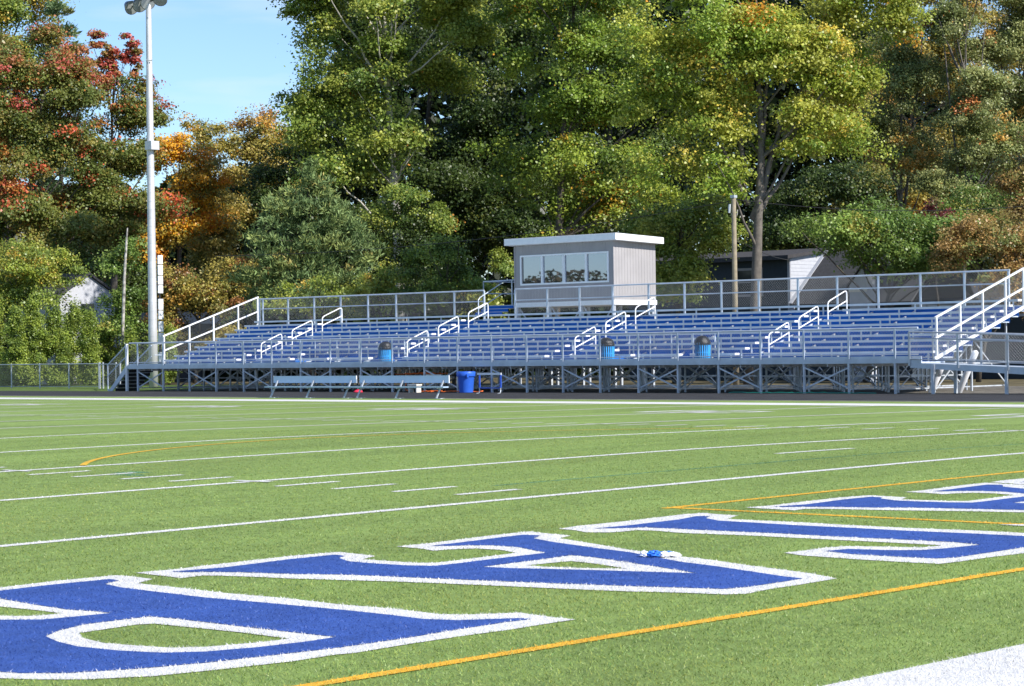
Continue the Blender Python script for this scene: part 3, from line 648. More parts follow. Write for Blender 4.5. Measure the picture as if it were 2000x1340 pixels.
# landing beside the press box
m = MB(); m.box(-52.25, -50.24, 69.35, 71.5, 3.38, 3.44)
ld = m.build('landing', 'aluminium', pb)
for i, (y, z) in enumerate(((68.32, 3.02), (68.68, 3.16), (69.02, 3.30))):
    MB().box(-52.15, -50.6, y, y+.34, z-.03, z).build('step', 'aluminium', ld); MB().box(-52.15, -50.6, y+.30, y+.315, z+.0005, z+.11).build('step_riser', 'riser_blue', ld)
m = MB()
for z in (4.45, 3.95): m.tube([(-52.2,69.2,z), (-52.2,71.45,z), (-50.25,71.45,z)], .025)
for p in ((-52.2,69.2), (-52.2,71.45), (-51.3,71.45), (-50.4,71.45), (-51.75,71.45)): m.tube([(p[0],p[1],2.6 if p[1] < 70 else 3.44), (p[0],p[1],4.45)], .028)
for x in (-52.2, -50.55):
    m.tube([(x,69.2,3.44), (x,69.2,4.45)], .028)
m.tube([(-52.2,69.2,4.45), (-50.3,69.2,4.47)], .024)
m.tube([(-51.25,67.9,2.85), (-51.25,67.9,3.65), (-51.25,68.0,3.75), (-51.1,69.15,4.35)], .022); m.tube([(-51.25,67.95,3.3), (-51.1,69.15,3.9)], .02)
m.build('landing_rail', 'aluminium', ld)
for x in (-52.15,-50.45): MB().box(x-.04, x+.04, 71.3, 71.38, -.03, 3.379).build('leg', 'frame_steel', ld)
# ------------------------------------------------------------------ things on and around the stand
def trash_can(name, label, x, y, z, rot, lean):
    t = thing(name, label, 'trash can', (x, y, z), 'bagged trash cans on the stand')
    b = MB(); n = 20; R = .235
    for i in range(n):                                # slatted steel body
        a = 2*math.pi*i/n; c, s = math.cos(a), math.sin(a); p = np.array([x+R*c, y+R*s, z])
        b.bar(p+[0,0,.05], p+[.02*c,.02*s,.72], .055, .012)
    for zz, rr in ((.05,.24), (.38,.252), (.71,.262)): b.lathe((x,y,z), [(rr-.012,zz-.02), (rr+.006,zz-.02), (rr+.006,zz+.02), (rr-.012,zz+.02)], 28)
    b.build('body', 'can_blue', t)
    l = MB(); l.lathe((x,y,z), [(.02,.02), (.22,.02), (.222,.06), (.235,.70), (.272,.74), (.282,.70), (.278,.64)], 26); l.build('liner', 'bag_black', t, True)
    d = MB(); pr = []
    for i in range(9):
        ph = i/8*math.pi/2; pr.append((.262*math.cos(ph)+.012, .72+.24*math.sin(ph)))
    d.lathe((x,y,z), [(.27,.64)]+pr, 26)
    o = d.build('lid_bag', 'bag_black', t, True)
    for v in o.data.vertices:
        k = .012*math.sin(9*math.atan2(v.co.y, v.co.x)+rot)+.01*math.sin(23*v.co.z+rot)
        v.co.x *= 1+k*3; v.co.y *= 1+k*3; v.co.x += lean*max(0, v.co.z-.6)
    return t
trash_can('trash_can', 'blue trash can with black bag dome beside the left wheelchair bay of the stand', -50.8, 62.12, DECK, 0, .1)
trash_can('trash_can', 'blue trash can with black bag dome below the press box, near the middle aisle rail', -39.2, 62.12, DECK, 2, -.12)
trash_can('trash_can', 'blue trash can with shiny black bag between the press box and the ramp', -34.8, 62.12, DECK, 4, -.05)
# team benches
def bench(name, label):
    t = thing(name, label, 'bench', (0,0,0), 'team benches along the sideline')
    L = 4.25
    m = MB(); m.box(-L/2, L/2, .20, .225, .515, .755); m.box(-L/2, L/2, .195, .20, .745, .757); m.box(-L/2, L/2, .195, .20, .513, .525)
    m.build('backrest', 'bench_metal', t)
    MB().box(-L/2-.005, -L/2-.0005, .19, .23, .51, .76).build('end_cap', 'white_rail', t); MB().box(L/2+.0005, L/2+.006, .19, .23, .51, .76).build('end_cap', 'white_rail', t)
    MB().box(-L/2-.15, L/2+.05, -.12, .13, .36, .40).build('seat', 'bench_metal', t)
    for x in (-L/2+.25, 0, L/2-.22):
        m = MB(); m.bar((x,-.17,.02), (x,.175,.60), .05, .04); m.box(x-.02, x+.02, -.12, .12, .325, .359)
        m.box(x-.03, x+.24, -.22, -.12, .0, .022); m.box(x-.03, x+.03, -.12, .18, .001, .02)
        m.build('leg', 'galvanised', t)
    return t
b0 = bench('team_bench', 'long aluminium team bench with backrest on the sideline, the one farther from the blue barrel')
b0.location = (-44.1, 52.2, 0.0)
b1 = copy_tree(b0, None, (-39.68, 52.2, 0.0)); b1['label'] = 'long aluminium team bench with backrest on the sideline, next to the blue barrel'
# blue barrel
x, y = -45.19, 60.95
t = thing('trash_barrel', 'plain blue plastic barrel standing on the track in front of the stand', 'barrel', (x, y, -.02))
m = MB(); m.lathe((x,y,-.02), [(.25,0), (.262,.01), (.315,.60), (.325,.605), (.33,.64)], 32); m.build('body', 'barrel_blue', t, True, .004)
m = MB(); m.lathe((x,y,-.02), [(.318,.60), (.345,.60), (.355,.62), (.36,.775), (.35,.79), (.325,.79), (.315,.74)], 32); m.build('rim', 'barrel_blue', t, True)
for a in (2.5, 2.5+math.pi): MB().bar((x+.36*math.cos(a),y+.36*math.sin(a),.56), (x+.385*math.cos(a),y+.385*math.sin(a),.68), .10, .05).build('handle', 'barrel_blue', t)
# hurdle
x, y = -42.58, 59.5
t = thing('track_hurdle', 'single track hurdle with pale top board and blue uprights beside the blue barrel', 'hurdle', (x, y, -.02))
m = MB(); m.box(x-.60, x+.60, y-.02, y+.012, .66, .74); m.build('top_board', 'white_trim', t)
for s in (-1, 1):
    xx = x+s*.53
    MB().box(xx-.03, xx+.03, y+.013, y+.05, .20, .72).build('upright', 'hurdle_blue', t)
    m = MB(); m.tube([(xx,y+.03,.24), (xx,y+.03,.10), (xx+.02,y-.0,.03), (xx+.10,y-.12,.005), (xx+.30,y-.42,.005)], .018); m.build('foot', 'galvanised', t)
MB().box(x-.50, x+.50, y+.02, y+.045, .17, .21).build('cross_bar', 'hurdle_blue', t)
# clutter under the stand
t = thing('utility_cart', 'low dark cart heaped with orange cords under the stand behind the benches', 'cart', (-48.6, 62.0, -.03))
MB().box(-50.2, -47.0, 61.75, 62.35, .58, .62).build('shelf', 'dark_steel', t)
for (a, b) in ((-50.1,61.8), (-47.1,61.8), (-50.1,62.3), (-47.1,62.3)): MB().box(a-.02, a+.02, b-.02, b+.02, -.03, .579).build('leg', 'dark_steel', t)
MB().box(-48.2, -47.3, 61.74, 61.749, .585, .66).build('sign_strip', 'cream', t)
def cord(name, label, pts0, r, m, n=60, jit=.05, z=.64):
    p = []
    for i in range(n):
        s = i/(n-1)*(len(pts0)-1); k = min(int(s), len(pts0)-2); f = s-k
        a = np.array(pts0[k])*(1-f)+np.array(pts0[k+1])*f
        p.append(a+np.array([random.uniform(-jit, jit), random.uniform(-jit, jit)*1.5, random.uniform(0, jit*.8)]))
    b = MB(); b.tube(p, r, 6); o = b.build(name, m, None, True)
    return setp(o, label, 'cord')
cord('extension_cord', 'tangled orange cord heaped on the low dark cart under the stand', [(-50.0,61.95,.645), (-48.4,62.1,.66), (-49.6,62.1,.65), (-47.6,61.95,.655), (-48.8,62.0,.68), (-47.3,62.1,.65)], .022, 'orange', 120, .07)
cord('extension_cord', 'orange cord trailing on the track behind the right bench', [(-47.6,60.95,0), (-46.9,60.85,0), (-47.3,61.1,.01), (-45.9,61.05,0), (-44.6,61.15,0)], .022, 'orange', 60, .05)
cord('extension_cord', 'orange cord hanging down from the cart to the gravel', [(-49.05,61.6,.56), (-49.1,61.58,.2), (-49.0,61.5,.05), (-48.5,61.35,.0)], .02, 'orange', 24, .012)
m = MB(); m.lathe((-50.9,60.7,-.02), [(.02,0), (.19,.0), (.18,.04), (.12,.09), (.03,.11)], 12); o = m.build('equipment_bag', 'red', None, True)
for v in o.data.vertices: v.co.x *= 1+.3*math.sin(v.co.y*13); v.co.z *= 1+.3*math.sin(v.co.x*11)
setp(o, 'small crumpled red bag lying on the track behind the benches', 'bag')
t = thing('low_stool', 'small white stool under the stand behind the right bench', 'stool', (-48.0,61.0,-.02))
MB().box(-48.25,-47.75,60.85,61.15,.24,.30).build('seat', 'cream', t)
for a in (-48.2,-47.8): MB().box(a-.025,a+.025,60.88,61.12,-.02,.239).build('leg', 'cream', t)
cord('garden_hose', 'thin green hose lying along the track edge in front of the stand posts', [(-33,61.25,.0), (-31,61.15,0), (-29.5,61.28,0), (-27,61.2,0)], .018, 'hose_green', 40, .03)
def leaning(name, label, p, q):
    m = MB(); p, q = np.array(p), np.array(q); d = q-p
    m.tube([p, p+d*.02, p+d*.62, p+d*.64, p+d*.66, p+d*.97, q], [.09,.10,.105,.085,.105,.10,.05], 14)
    setp(m.build(name, 'pvc_white', None, True), label, 'padded pole', 'padded poles leaning behind the ramp')
leaning('padded_pole', 'white padded pole leaning behind the ramp, its top showing above the ramp deck', (-25.25,63.3,-.02), (-24.45,63.1,1.32))
leaning('padded_pole', 'shorter looking white padded pole leaning behind the ramp, close to the last stand post', (-26.3,63.3,-.02), (-25.72,63.1,.88))
# plastic bottle pouch lying on the letter outline
x, y, z = 4.95, 11.9, float(zc(11.9))+.012
t = thing('crumpled_bag', 'crumpled blue and white plastic bag lying on the white letter outline', 'plastic bag', (x, y, z))
def blob(c, R, n=14, k=0):
    v = []; f = []
    for i in range(n+1):
        th = math.pi*i/n
        for j in range(n):
            ph = 2*math.pi*j/n; w = 1+.22*math.sin(5*ph+3*th+k)+.14*math.sin(9*th-4*ph+2*k)+.08*math.sin(17*ph+k)
            v.append((c[0]+R[0]*w*math.sin(th)*math.cos(ph), c[1]+R[1]*w*math.sin(th)*math.sin(ph), c[2]+max(-.3*R[2], R[2]*w*math.cos(th))))
    for i in range(n):
        for j in range(n): f.append((i*n+j, i*n+(j+1) % n, (i+1)*n+(j+1) % n, (i+1)*n+j))
    return v, f
e = RT*np.array([1,1,0]); e = e/np.linalg.norm(e)
def bl(name, m, s, d, R, dz, k):
    c = np.array([x, y, z])+e*s+np.array([FW[0],FW[1],0])*d+np.array([0,0,dz]); b = MB(); v, f = blob((0,0,0), R, 16, k); v = np.array(v)
    w = np.outer(v[:,0], e)+np.outer(v[:,1], np.array([FW[0],FW[1],0]))+np.outer(v[:,2], [0,0,1])+c
    b.add(w, f); b.build(name, m, t)
bl('blue_panel', 'bag_blue', -.035, 0, (.062,.06,.026), .008, 0); bl('blue_panel', 'bag_blue', .055, .02, (.05,.05,.02), .008, 2)
bl('white_panel', 'pvc_white', .03, -.035, (.032,.03,.024), .008, 1); bl('white_panel', 'pvc_white', .09, -.02, (.05,.035,.02), .006, 3); bl('white_panel', 'pvc_white', -.105, .0, (.028,.03,.028), .008, 4)
# ------------------------------------------------------------------ flood light pole
px_, py_ = -76.4, 70.5
t = thing('light_pole', 'tall pale steel floodlight pole behind the left end of the stand', 'light pole', (px_, py_, -.03))
m = MB(); m.lathe((px_,py_,-.03), [(.232,0), (.222,3), (.185,10), (.135,19.9), (.12,20.3)], 24)
m.build('pole', 'pole_steel', t, True)
for i in range(26):
    zz = .8+i*.42; rr = .2325-.0047*zz; MB().lathe((px_,py_,zz), [(rr-.01,-.008), (rr+.004,-.006), (rr+.004,.006), (rr-.01,.008)], 24).build('weld_ring', 'galvanised', t)
m = MB(); m.box(px_-.05, px_+.46, py_-.30, py_+.2, 11.75, 12.18); m.build('junction_box', 'pole_steel', t)
m = MB(); m.tube([(px_+.2,py_-.2,12.2), (px_+.15,py_-.16,18.0)], .02); m.tube([(px_+.06,py_-.26,16.2), (px_+.3,py_-.05,16.2)], .03); m.build('conduit', 'galvanised', t)
ax = np.array([.98,-.20,0]); c0 = np.array([px_, py_, 19.15])
for lv, dz in enumerate((0, 1.1)):
    c = c0+np.array([0,0,dz]); m = MB(); m.bar(c-ax*2.3, c+ax*1.7, .06, .07); m.build('cross_arm', 'lamp_dark', t)
    for s in (-2.15,-1.15,-.15,1.4):
        b = c+ax*s+np.array([0,0,.06]); dirv = np.array([.62-.16*s,-.25-.22*(s+2.2)/3.6,-.42]); dirv /= np.linalg.norm(dirv)
        h = MB(); h.tube([b-dirv*.30, b-dirv*.25, b-dirv*.02, b+dirv*.28, b+dirv*.32], [.10,.19,.26,.36,.37], 16)
        hd = h.build('floodlight', 'lamp_dark', t, True)
        g = MB(); g.tube([b+dirv*.321, b+dirv*.335], [.35,.34], 16); g.build('lens', 'lamp_glass', hd)
# sectioned white panel just behind the pole
p = at(315, 119, z=0)
t = thing('sectioned_panel', 'narrow white panel strip in stacked sections right behind the floodlight pole', 'panel', (p[0], p[1], -.05))
m = MB(); m.box(p[0]-.12, p[0]-.045, p[1]-.04, p[1]+.04, -.05, 6.75); m.build('post', 'dark_steel', t)
for (a, b) in ((4.75,5.15), (5.2,5.65), (5.7,6.2), (6.25,6.7), (3.4,3.85), (3.9,4.45), (2.2,2.7), (2.75,3.3), (1.2,1.7)):
    MB().box(p[0]-.04, p[0]+.03, p[1]-.15, p[1]+.15, a, b).build('panel', 'pvc_white', t)
# ------------------------------------------------------------------ left chain link fence
t = thing('chain_link_fence', 'waist high chain link fence with grey posts left of the entry stair', 'fence', (-80, 67, -.03))
P0, P1 = np.array([-96.0,67.2,0]), np.array([-75.6,66.6,0]); n = 8
m = MB(); m.tube([P0+[0,0,1.17], P1+[0,0,1.17]], .024); m.tube([P0+[0,0,.06], P1+[0,0,.06]], .012); m.build('top_rail', 'galvanised', t)
for i in range(n+1):
    q = P0+(P1-P0)*i/n; m = MB(); m.tube([q+[0,0,-.03], q+[0,0,1.2], q+[0,0,1.22]], [.035,.035,.01], 10); m.build('post', 'galvanised', t)
chain_link(MB(), P0+[0,.04,0], P1+[0,.04,0], .06, 1.15, .06, .0045).build('mesh_panel', 'fence_wire', t)
t = thing('chain_link_fence', 'short chain link gate section with thick posts meeting the entry stair', 'gate', (-73, 65, -.03))
Q = [(-75.4,66.5), (-73.3,65.9), (-68.6,62.6)]
m = MB(); m.tube([(a,b,1.15) for a, b in Q], .022); m.build('top_rail', 'galvanised', t)
for a, b in Q+[(-75.0,66.4)]: m = MB(); m.tube([(a,b,-.03), (a,b,1.24)], .04, 10); m.build('post', 'galvanised', t)
for i in range(2): chain_link(MB(), (*Q[i],0), (*Q[i+1],0), .06, 1.13, .06, .003).build('mesh_panel', 'fence_wire', t)
# fence behind the right end of the stand
t = thing('chain_link_fence', 'taller chain link fence standing behind the ramp', 'fence', (-20, 70.5, -.03))
P0, P1 = np.array([-27.0,70.5,0]), np.array([-8.0,70.5,0]); m = MB(); m.tube([P0+[0,0,1.8], P1+[0,0,1.8]], .024); m.build('top_rail', 'galvanised', t)
for i in range(7):
    q = P0+(P1-P0)*i/6; m = MB(); m.tube([q+[0,0,-.03], q+[0,0,1.85]], .035, 10); m.build('post', 'galvanised', t)
chain_link(MB(), P0, P1, .05, 1.78, .06, .0025).build('mesh_panel', 'wire', t)
# ------------------------------------------------------------------ utility pole and wires
p = at(1437, 92.6, z=0)
t = thing('utility_pole', 'weathered wooden utility pole rising behind the stand right of the press box', 'utility pole', (p[0], p[1], -.05))
m = MB(); m.lathe((p[0],p[1],-.05), [(.125,0), (.105,5), (.092,7.55), (.08,7.6)], 14); m.build('pole', 'wood_pole', t, True)
m = MB(); m.box(p[0]-.1, p[0]+.1, p[1]-.1, p[1]+.1, 7.551, 7.66); m.tube([(p[0]-.12,p[1]-.1,7.3), (p[0]-.14,p[1]-.12,6.95)], .05); m.build('pole_cap', 'galvanised', t)
def wire(label, a, b, sag):
    m = MB(); pts = []
    for i in range(25):
        f = i/24; q = np.array(a)*(1-f)+np.array(b)*f; q[2] -= sag*4*f*(1-f); pts.append(q)
    m.tube(pts, .014, 5); setp(m.build('overhead_wire', 'cable'), label, 'wire')
wire('overhead wire running from the wooden pole to the right past the trees', (p[0],p[1],7.5), at(2080,90,395), .4)
wire('overhead wire running from the wooden pole to the left behind the press box', (p[0],p[1],7.45), at(420,108,500), .5)
wire('overhead wire sloping from the wooden pole down to the white sided house', (p[0],p[1],5.95), at(1541,108.0,508), .15)
# ------------------------------------------------------------------ houses behind
def corner(u, D): return at(u, D, z=0)
c = corner(1541, 110); X, Y = c[0], c[1]
t = thing('dark_house', 'dark blue house with white clapboard end wall right of the utility pole', 'house', (X-5, Y+3, -.05))
ez, rdz = 5.85, .36
m = MB(); m.box(X-10, X-.02, Y+.0, Y+.15, -.05, ez); m.build('front_wall', 'house_dark', t)
m = MB(); m.prism([(X-.018,Y-.02,-.05), (X-.018,Y+7,-.05), (X-.018,Y+7,ez), (X-.018,Y+3.5,ez+rdz-.1), (X-.018,Y-.02,ez-.02)], (.15,0,0))
for i in range(34):                                    # clapboards
    zz = .2+i*.17
    if zz < ez-.25: m.box(X+.132, X+.147, Y+.02, Y+6.96, zz, zz+.155)
for i in range(6):
    zz = ez-.2+i*.17; f = (zz+.17-ez)/rdz*3.5+.25
    if f < 3.4: m.box(X+.132, X+.147, Y+max(.02, f), Y+7-max(.04, f), zz, zz+.155)
m.build('end_wall', 'house_white', t)
m = MB(); m.prism([(X-10.3,Y-.5,ez-.12), (X-10.3,Y+3.5,ez+rdz), (X-10.3,Y+3.5,ez+rdz+.14), (X-10.3,Y-.5,ez+.04)], (10.7,0,0)); m.prism([(X-10.3,Y+7.5,ez-.12), (X-10.3,Y+3.501,ez+rdz), (X-10.3,Y+3.501,ez+rdz+.14), (X-10.3,Y+7.5,ez+.04)], (10.7,0,0))
m.build('roof', 'roof_dark', t)
MB().box(X-10.3, X+.4, Y-.53, Y-.502, ez-.16, ez+.03).build('eave_trim', 'roof_grey', t)
f = MB(); wx0, wx1, wz0, wz1 = X-3.0, X-1.6, 4.1, 5.25
f.box(wx0-.12, wx1+.12, Y-.05, Y-.001, wz1, wz1+.12); f.box(wx0-.12, wx1+.12, Y-.06, Y-.001, wz0-.12, wz0); f.box(wx0-.12, wx0, Y-.05, Y-.001, wz0, wz1); f.box(wx1, wx1+.12, Y-.05, Y-.001, wz0, wz1); f.box(wx0, wx1, Y-.04, Y-.001, 4.65, 4.7)
w = f.build('window', 'siding', t); MB().box(wx0+.001, wx1-.001, Y-.02, Y-.001, wz0+.001, wz1-.001).build('pane', 'dark_glass', w)
c = corner(1546, 106); X, Y = c[0], c[1]
t = thing('grey_garage', 'low grey roofed garage with white rake board in front of the white clapboard wall', 'garage', (X+3, Y+1.6, -.05))
rz0, rz1, dy = 3.45, 5.85, 2.75
m = MB(); m.box(X+.15, X+6.5, Y+.1, Y+2*dy-.1, -.05, rz0-.12); m.build('wall', 'house_dark', t)
m = MB(); m.prism([(X,Y-.1,rz0-.1), (X,Y+dy,rz1), (X,Y+dy,rz1+.12), (X,Y-.1,rz0+.02)], (6.6,0,0)); m.prism([(X,Y+2*dy,rz0-.1), (X,Y+dy+.001,rz1), (X,Y+dy+.001,rz1+.12), (X,Y+2*dy,rz0+.02)], (6.6,0,0)); m.build('roof', 'roof_grey', t)
m = MB(); m.prism([(X-.06,Y-.13,rz0-.2), (X-.06,Y+dy,rz1-.12), (X-.06,Y+dy,rz1+.16), (X-.06,Y-.13,rz0+.08)], (.058,0,0)); m.prism([(X-.001,Y-.13,rz0+.05), (X-.001,Y+dy,rz1+.13), (X-.001,Y+dy,rz1+.17), (X-.001,Y-.13,rz0+.09)], (.16,0,0)); m.build('rake_board', 'house_white', t)
c = corner(1694, 101); X, Y = c[0], c[1]
t = thing('white_shed', 'small white clapboard shed with tan base trim half hidden behind a tree', 'shed', (X-.5, Y+.6, -.05))
m = MB(); m.prism([(X-.9,Y,-.05), (X,Y,-.05), (X,Y,4.75), (X-.25,Y,4.95), (X-.9,Y,4.2)], (0,.7,0)); m.build('wall', 'house_white', t)
MB().box(X-.93, X+.03, Y-.03, Y-.002, 3.9, 4.05).build('base_trim', 'cream', t)
m = MB(); m.prism([(X-1.0,Y-.08,4.12), (X-.25,Y-.08,4.98), (X-.25,Y-.08,5.05), (X-1.0,Y-.08,4.19)], (0,.86,0)); m.prism([(X-.249,Y-.08,4.98), (X+.12,Y-.08,4.68), (X+.12,Y-.08,4.75), (X-.249,Y-.08,5.05)], (0,.86,0)); m.build('roof', 'roof_grey', t)
c = corner(1700, 108); X, Y = c[0], c[1]
t = thing('long_shed', 'long low building with dull grey roof and brick chimney behind the stand', 'building', (X+4, Y+3, -.05))
MB().box(X, X+11, Y+.2, Y+6, -.05, 3.3).build('wall', 'house_dark', t)
m = MB(); m.prism([(X-.3,Y,3.3), (X-.3,Y+3.5,4.35), (X-.3,Y+3.5,4.45), (X-.3,Y,3.4)], (11.6,0,0)); m.prism([(X-.3,Y+7,3.3), (X-.3,Y+3.501,4.35), (X-.3,Y+3.501,4.45), (X-.3,Y+7,3.4)], (11.6,0,0)); rf = m.build('roof', 'roof_grey', t)
MB().box(X+1.9, X+2.6, Y+2.0, Y+2.6, 3.7, 5.0).build('chimney', 'brick', rf)
c = corner(118, 133); X, Y = c[0], c[1]
t = thing('white_house', 'white house glimpsed through the leaves above the arborvitae hedge', 'house', (X-3, Y+3, -.05))
m = MB(); m.box(X-4.4, X, Y, Y+4, -.05, 5.1); m.prism([(X-.001,Y,5.1), (X-.001,Y+4,5.1), (X-.001,Y+2,6.3)], (-4.3,0,0)); m.build('wall', 'house_white', t)
m = MB(); m.prism([(X-4.6,Y-.3,4.92), (X-4.6,Y+2,6.31), (X-4.6,Y+2,6.45), (X-4.6,Y-.3,5.06)], (4.8,0,0)); m.prism([(X-4.6,Y+4.3,4.92), (X-4.6,Y+2.001,6.31), (X-4.6,Y+2.001,6.45), (X-4.6,Y+4.3,5.06)], (4.8,0,0)); m.build('roof', 'roof_grey', t)
w = MB(); w.box(X+.001, X+.04, Y+1.5, Y+2.4, 3.5, 4.6); w.build('window', 'dark_glass', t)
c = corner(300, 138); X, Y = c[0], c[1]
t = thing('blue_grey_building', 'low blue grey building behind the floodlight pole', 'building', (X-3, Y+3, -.05))
MB().box(X-5, X+2, Y, Y+3, -.05, 3.4).build('wall', 'roof_grey', t); MB().box(X-5.3, X+2.3, Y-.3, Y+3.3, 3.4, 4.1).build('roof', 'siding', t)
MB().box(X-3.4, X-1.6, Y-.05, Y-.001, 2.2, 3.3).build('door', 'white_trim', t)
# ------------------------------------------------------------------ trees
RH = np.array([math.cos(YAW), -math.sin(YAW), 0.0]); FH = np.array([math.sin(YAW), math.cos(YAW), 0.0]); UPZ = np.array([0,0,1.0])
SUNV = np.array(SV)
def leaf_quads(P, Nn, size, col, aspect=.8, fold=.12):
    n = len(P); t = rng.normal(size=(n,3)); t -= Nn*np.sum(t*Nn,1,keepdims=True); t /= np.linalg.norm(t,axis=1,keepdims=True)+1e-9
    b = np.cross(Nn, t); s = size[:,None]
    V = np.stack([P-t*s*.5, P+b*s*.5*aspect+Nn*s*fold, P+t*s*.5, P-b*s*.5*aspect+Nn*s*fold], 1)
    return V, col
BRIGHT = np.array([2.5,2.3,1.8])
def unit(a): return a/(np.linalg.norm(a, axis=-1, keepdims=True)+1e-9)
def curve(p, q, sag, n=7, jit=.0):
    p, q = np.array(p), np.array(q); t = np.linspace(0,1,n)[:,None]; m = (p+q)/2+np.array(sag)
    c = (1-t)**2*p+2*t*(1-t)*m+t*t*q
    if jit: c[1:-1] += rng.normal(0, jit, (n-2,3))
    return c
G = dict(
 dark=[((.022,.040,.011),3),((.034,.055,.014),3),((.018,.032,.010),2),((.065,.08,.02),.4)],  # dark green leaves, lowered further to paint in shade of the crown hollows
 syc=[((.085,.125,.026),3),((.125,.160,.034),3.2),((.165,.190,.045),2),((.05,.085,.02),1.6),((.28,.13,.03),.06)],
 maple=[((.085,.130,.022),3),((.13,.17,.03),3),((.06,.10,.02),2),((.26,.19,.03),.4),((.34,.15,.02),.10)],
 yellow=[((.14,.175,.030),3.2),((.19,.21,.045),3),((.10,.15,.025),2.4),((.26,.22,.045),.55),((.34,.18,.03),.10)],
 grey=[((.105,.130,.055),3),((.14,.16,.075),3),((.08,.105,.042),2),((.26,.17,.05),.5),((.34,.13,.05),.14)],
 lowgreen=[((.07,.12,.03),3),((.10,.15,.04),3),((.05,.09,.025),2),((.18,.18,.05),.5)],
 red=[((.060,.085,.025),3),((.085,.105,.03),3),((.12,.115,.035),2),((.22,.10,.03),.55),((.26,.06,.035),.3)],
 olive=[((.17,.155,.045),3),((.20,.175,.055),3),((.09,.10,.03),2),((.26,.16,.04),.7)],
 orange=[((.15,.13,.03),1.6),((.32,.19,.02),2.6),((.34,.15,.02),1.3),((.11,.11,.03),1.3)],
 rust=[((.17,.115,.05),3),((.20,.135,.06),2),((.13,.11,.045),2.4),((.09,.11,.04),2)],
 wine=[((.10,.022,.03),3),((.08,.02,.025),2),((.09,.09,.03),1.5)],
 hedge=[((.07,.11,.025),3),((.11,.15,.032),3),((.04,.065,.018),2)],
 arbor=[((.10,.145,.03),3),((.14,.185,.04),3),((.06,.095,.025),2)],
 ygreen=[((.12,.155,.03),3),((.16,.18,.04),2.5),((.08,.12,.03),2.5),((.24,.18,.04),.5)],
 pine=[((.052,.085,.040),3),((.070,.105,.046),3),((.10,.13,.05),1.8),((.13,.12,.045),.3)],
)
TOPRED = [((.34,.075,.055),3),((.30,.12,.05),2.5),((.20,.14,.04),2)]
def pick(pal, n):
    w = np.array([p[1] for p in pal], float); c = np.array([p[0] for p in pal]); return c[rng.choice(len(pal), n, p=w/w.sum())]
def foliage(lobes, D, pal, leaf, cov, cl, up=.55, flat=.6, topcol=None, topz=None, inner=.35, gap=0.0, depth=.85, sun=.35, bough=1.0):
    k = FPX/D; Ps, Ns, Cs = [], [], []; cents = []; leaf = leaf*.64; cov = cov*1.12
    lobes = [l if len(l) == 4 else l[:4] for l in lobes]
    for (u, v, ru, rv) in lobes:
        area = math.pi*ru*rv; la = leaf*leaf*.4*k*k*.6; n = int(cov*area/la)
        per = max(20, int(5.0*(cl/leaf)**2*.55)); nc = max(6, n//per)
        c = at(u, D, v); R = np.array([ru/k, ru/k*depth, rv/k])
        # boughs: flat leafy shelves around the lobe, clumps gathered on each, open air between them
        bR = min(cl*1.75, max(.45, .9*R[0])); nb = max(4, int(R[0]*R[2]*3.14/(bR*bR*1.7)*(1-gap)*bough))
        d = unit(rng.normal(size=(nb,3))+np.array([0,-.25,.15])); r = inner+(1-inner)*rng.random(nb)**.5
        # bumpy outline
        r *= 1+.16*np.sin(d[:,0]*5.3+u)+.12*np.sin(d[:,2]*7.1+v)+.08*np.sin(d[:,1]*9+u)
        q = d*r[:,None]*R
        bc = c+q[:,0:1]*RH+q[:,1:2]*FH+q[:,2:3]*UPZ
        bi = rng.integers(0, nb, nc); g = rng.normal(size=(nc,3)); g = unit(g)*(rng.random((nc,1))**.45)
        br = bR*rng.uniform(.6,1.35,nb)
        cc = bc[bi]+g*br[bi][:,None]*np.array([1,1,.5]); cc[:,2] -= .22*np.sum(g[:,:2]**2,1)*br[bi]
        cents.append(cc)
        out = unit(cc-c)
        bb = pick(pal, nb)*rng.uniform(.85, 1.2, (nb,1)); base = bb[bi]; sw = rng.random(nc) < .45; base[sw] = pick(pal, int(sw.sum())); base = base*rng.uniform(.85, 1.15, (nc,1))*BRIGHT
        if topcol is not None:
            z = cc[:,2]; f = np.clip((z-topz[0])/(topz[1]-topz[0]), 0, 1); m = (rng.random(nb)[bi]*.6+rng.random(nc)*.4) < f*topz[2]; base[m] = pick(topcol, int(m.sum()))*1.7
        rad = min(cl, max(.35, R[0]*.8))*rng.uniform(.55, 1.25, nc)
        idx = rng.integers(0, nc, n); N = len(idx)
        g = rng.normal(size=(N,3))*.42; g[:,2] *= flat
        P = cc[idx]+g*rad[idx][:,None]
        # sprays droop outward from the clump centre
        P[:,2] -= .18*np.sum(g[:,:2]**2,1)*rad[idx]
        nn = unit(rng.normal(size=(N,3))*.75+up*UPZ+.35*out[idx]+.3*unit(g)+sun*SUNV)
        col = base[idx]; sw = rng.random(N) < .12; col[sw] = pick(pal, int(sw.sum()))*BRIGHT
        col = np.clip(col*rng.uniform(.82, 1.2, (N,1)), 0, .9)
        Ps.append(P); Ns.append(nn); Cs.append(col)
    P = np.vstack(Ps); keep = P[:,2] > .05
    return P[keep], np.vstack(Ns)[keep], np.vstack(Cs)[keep], np.vstack(cents)
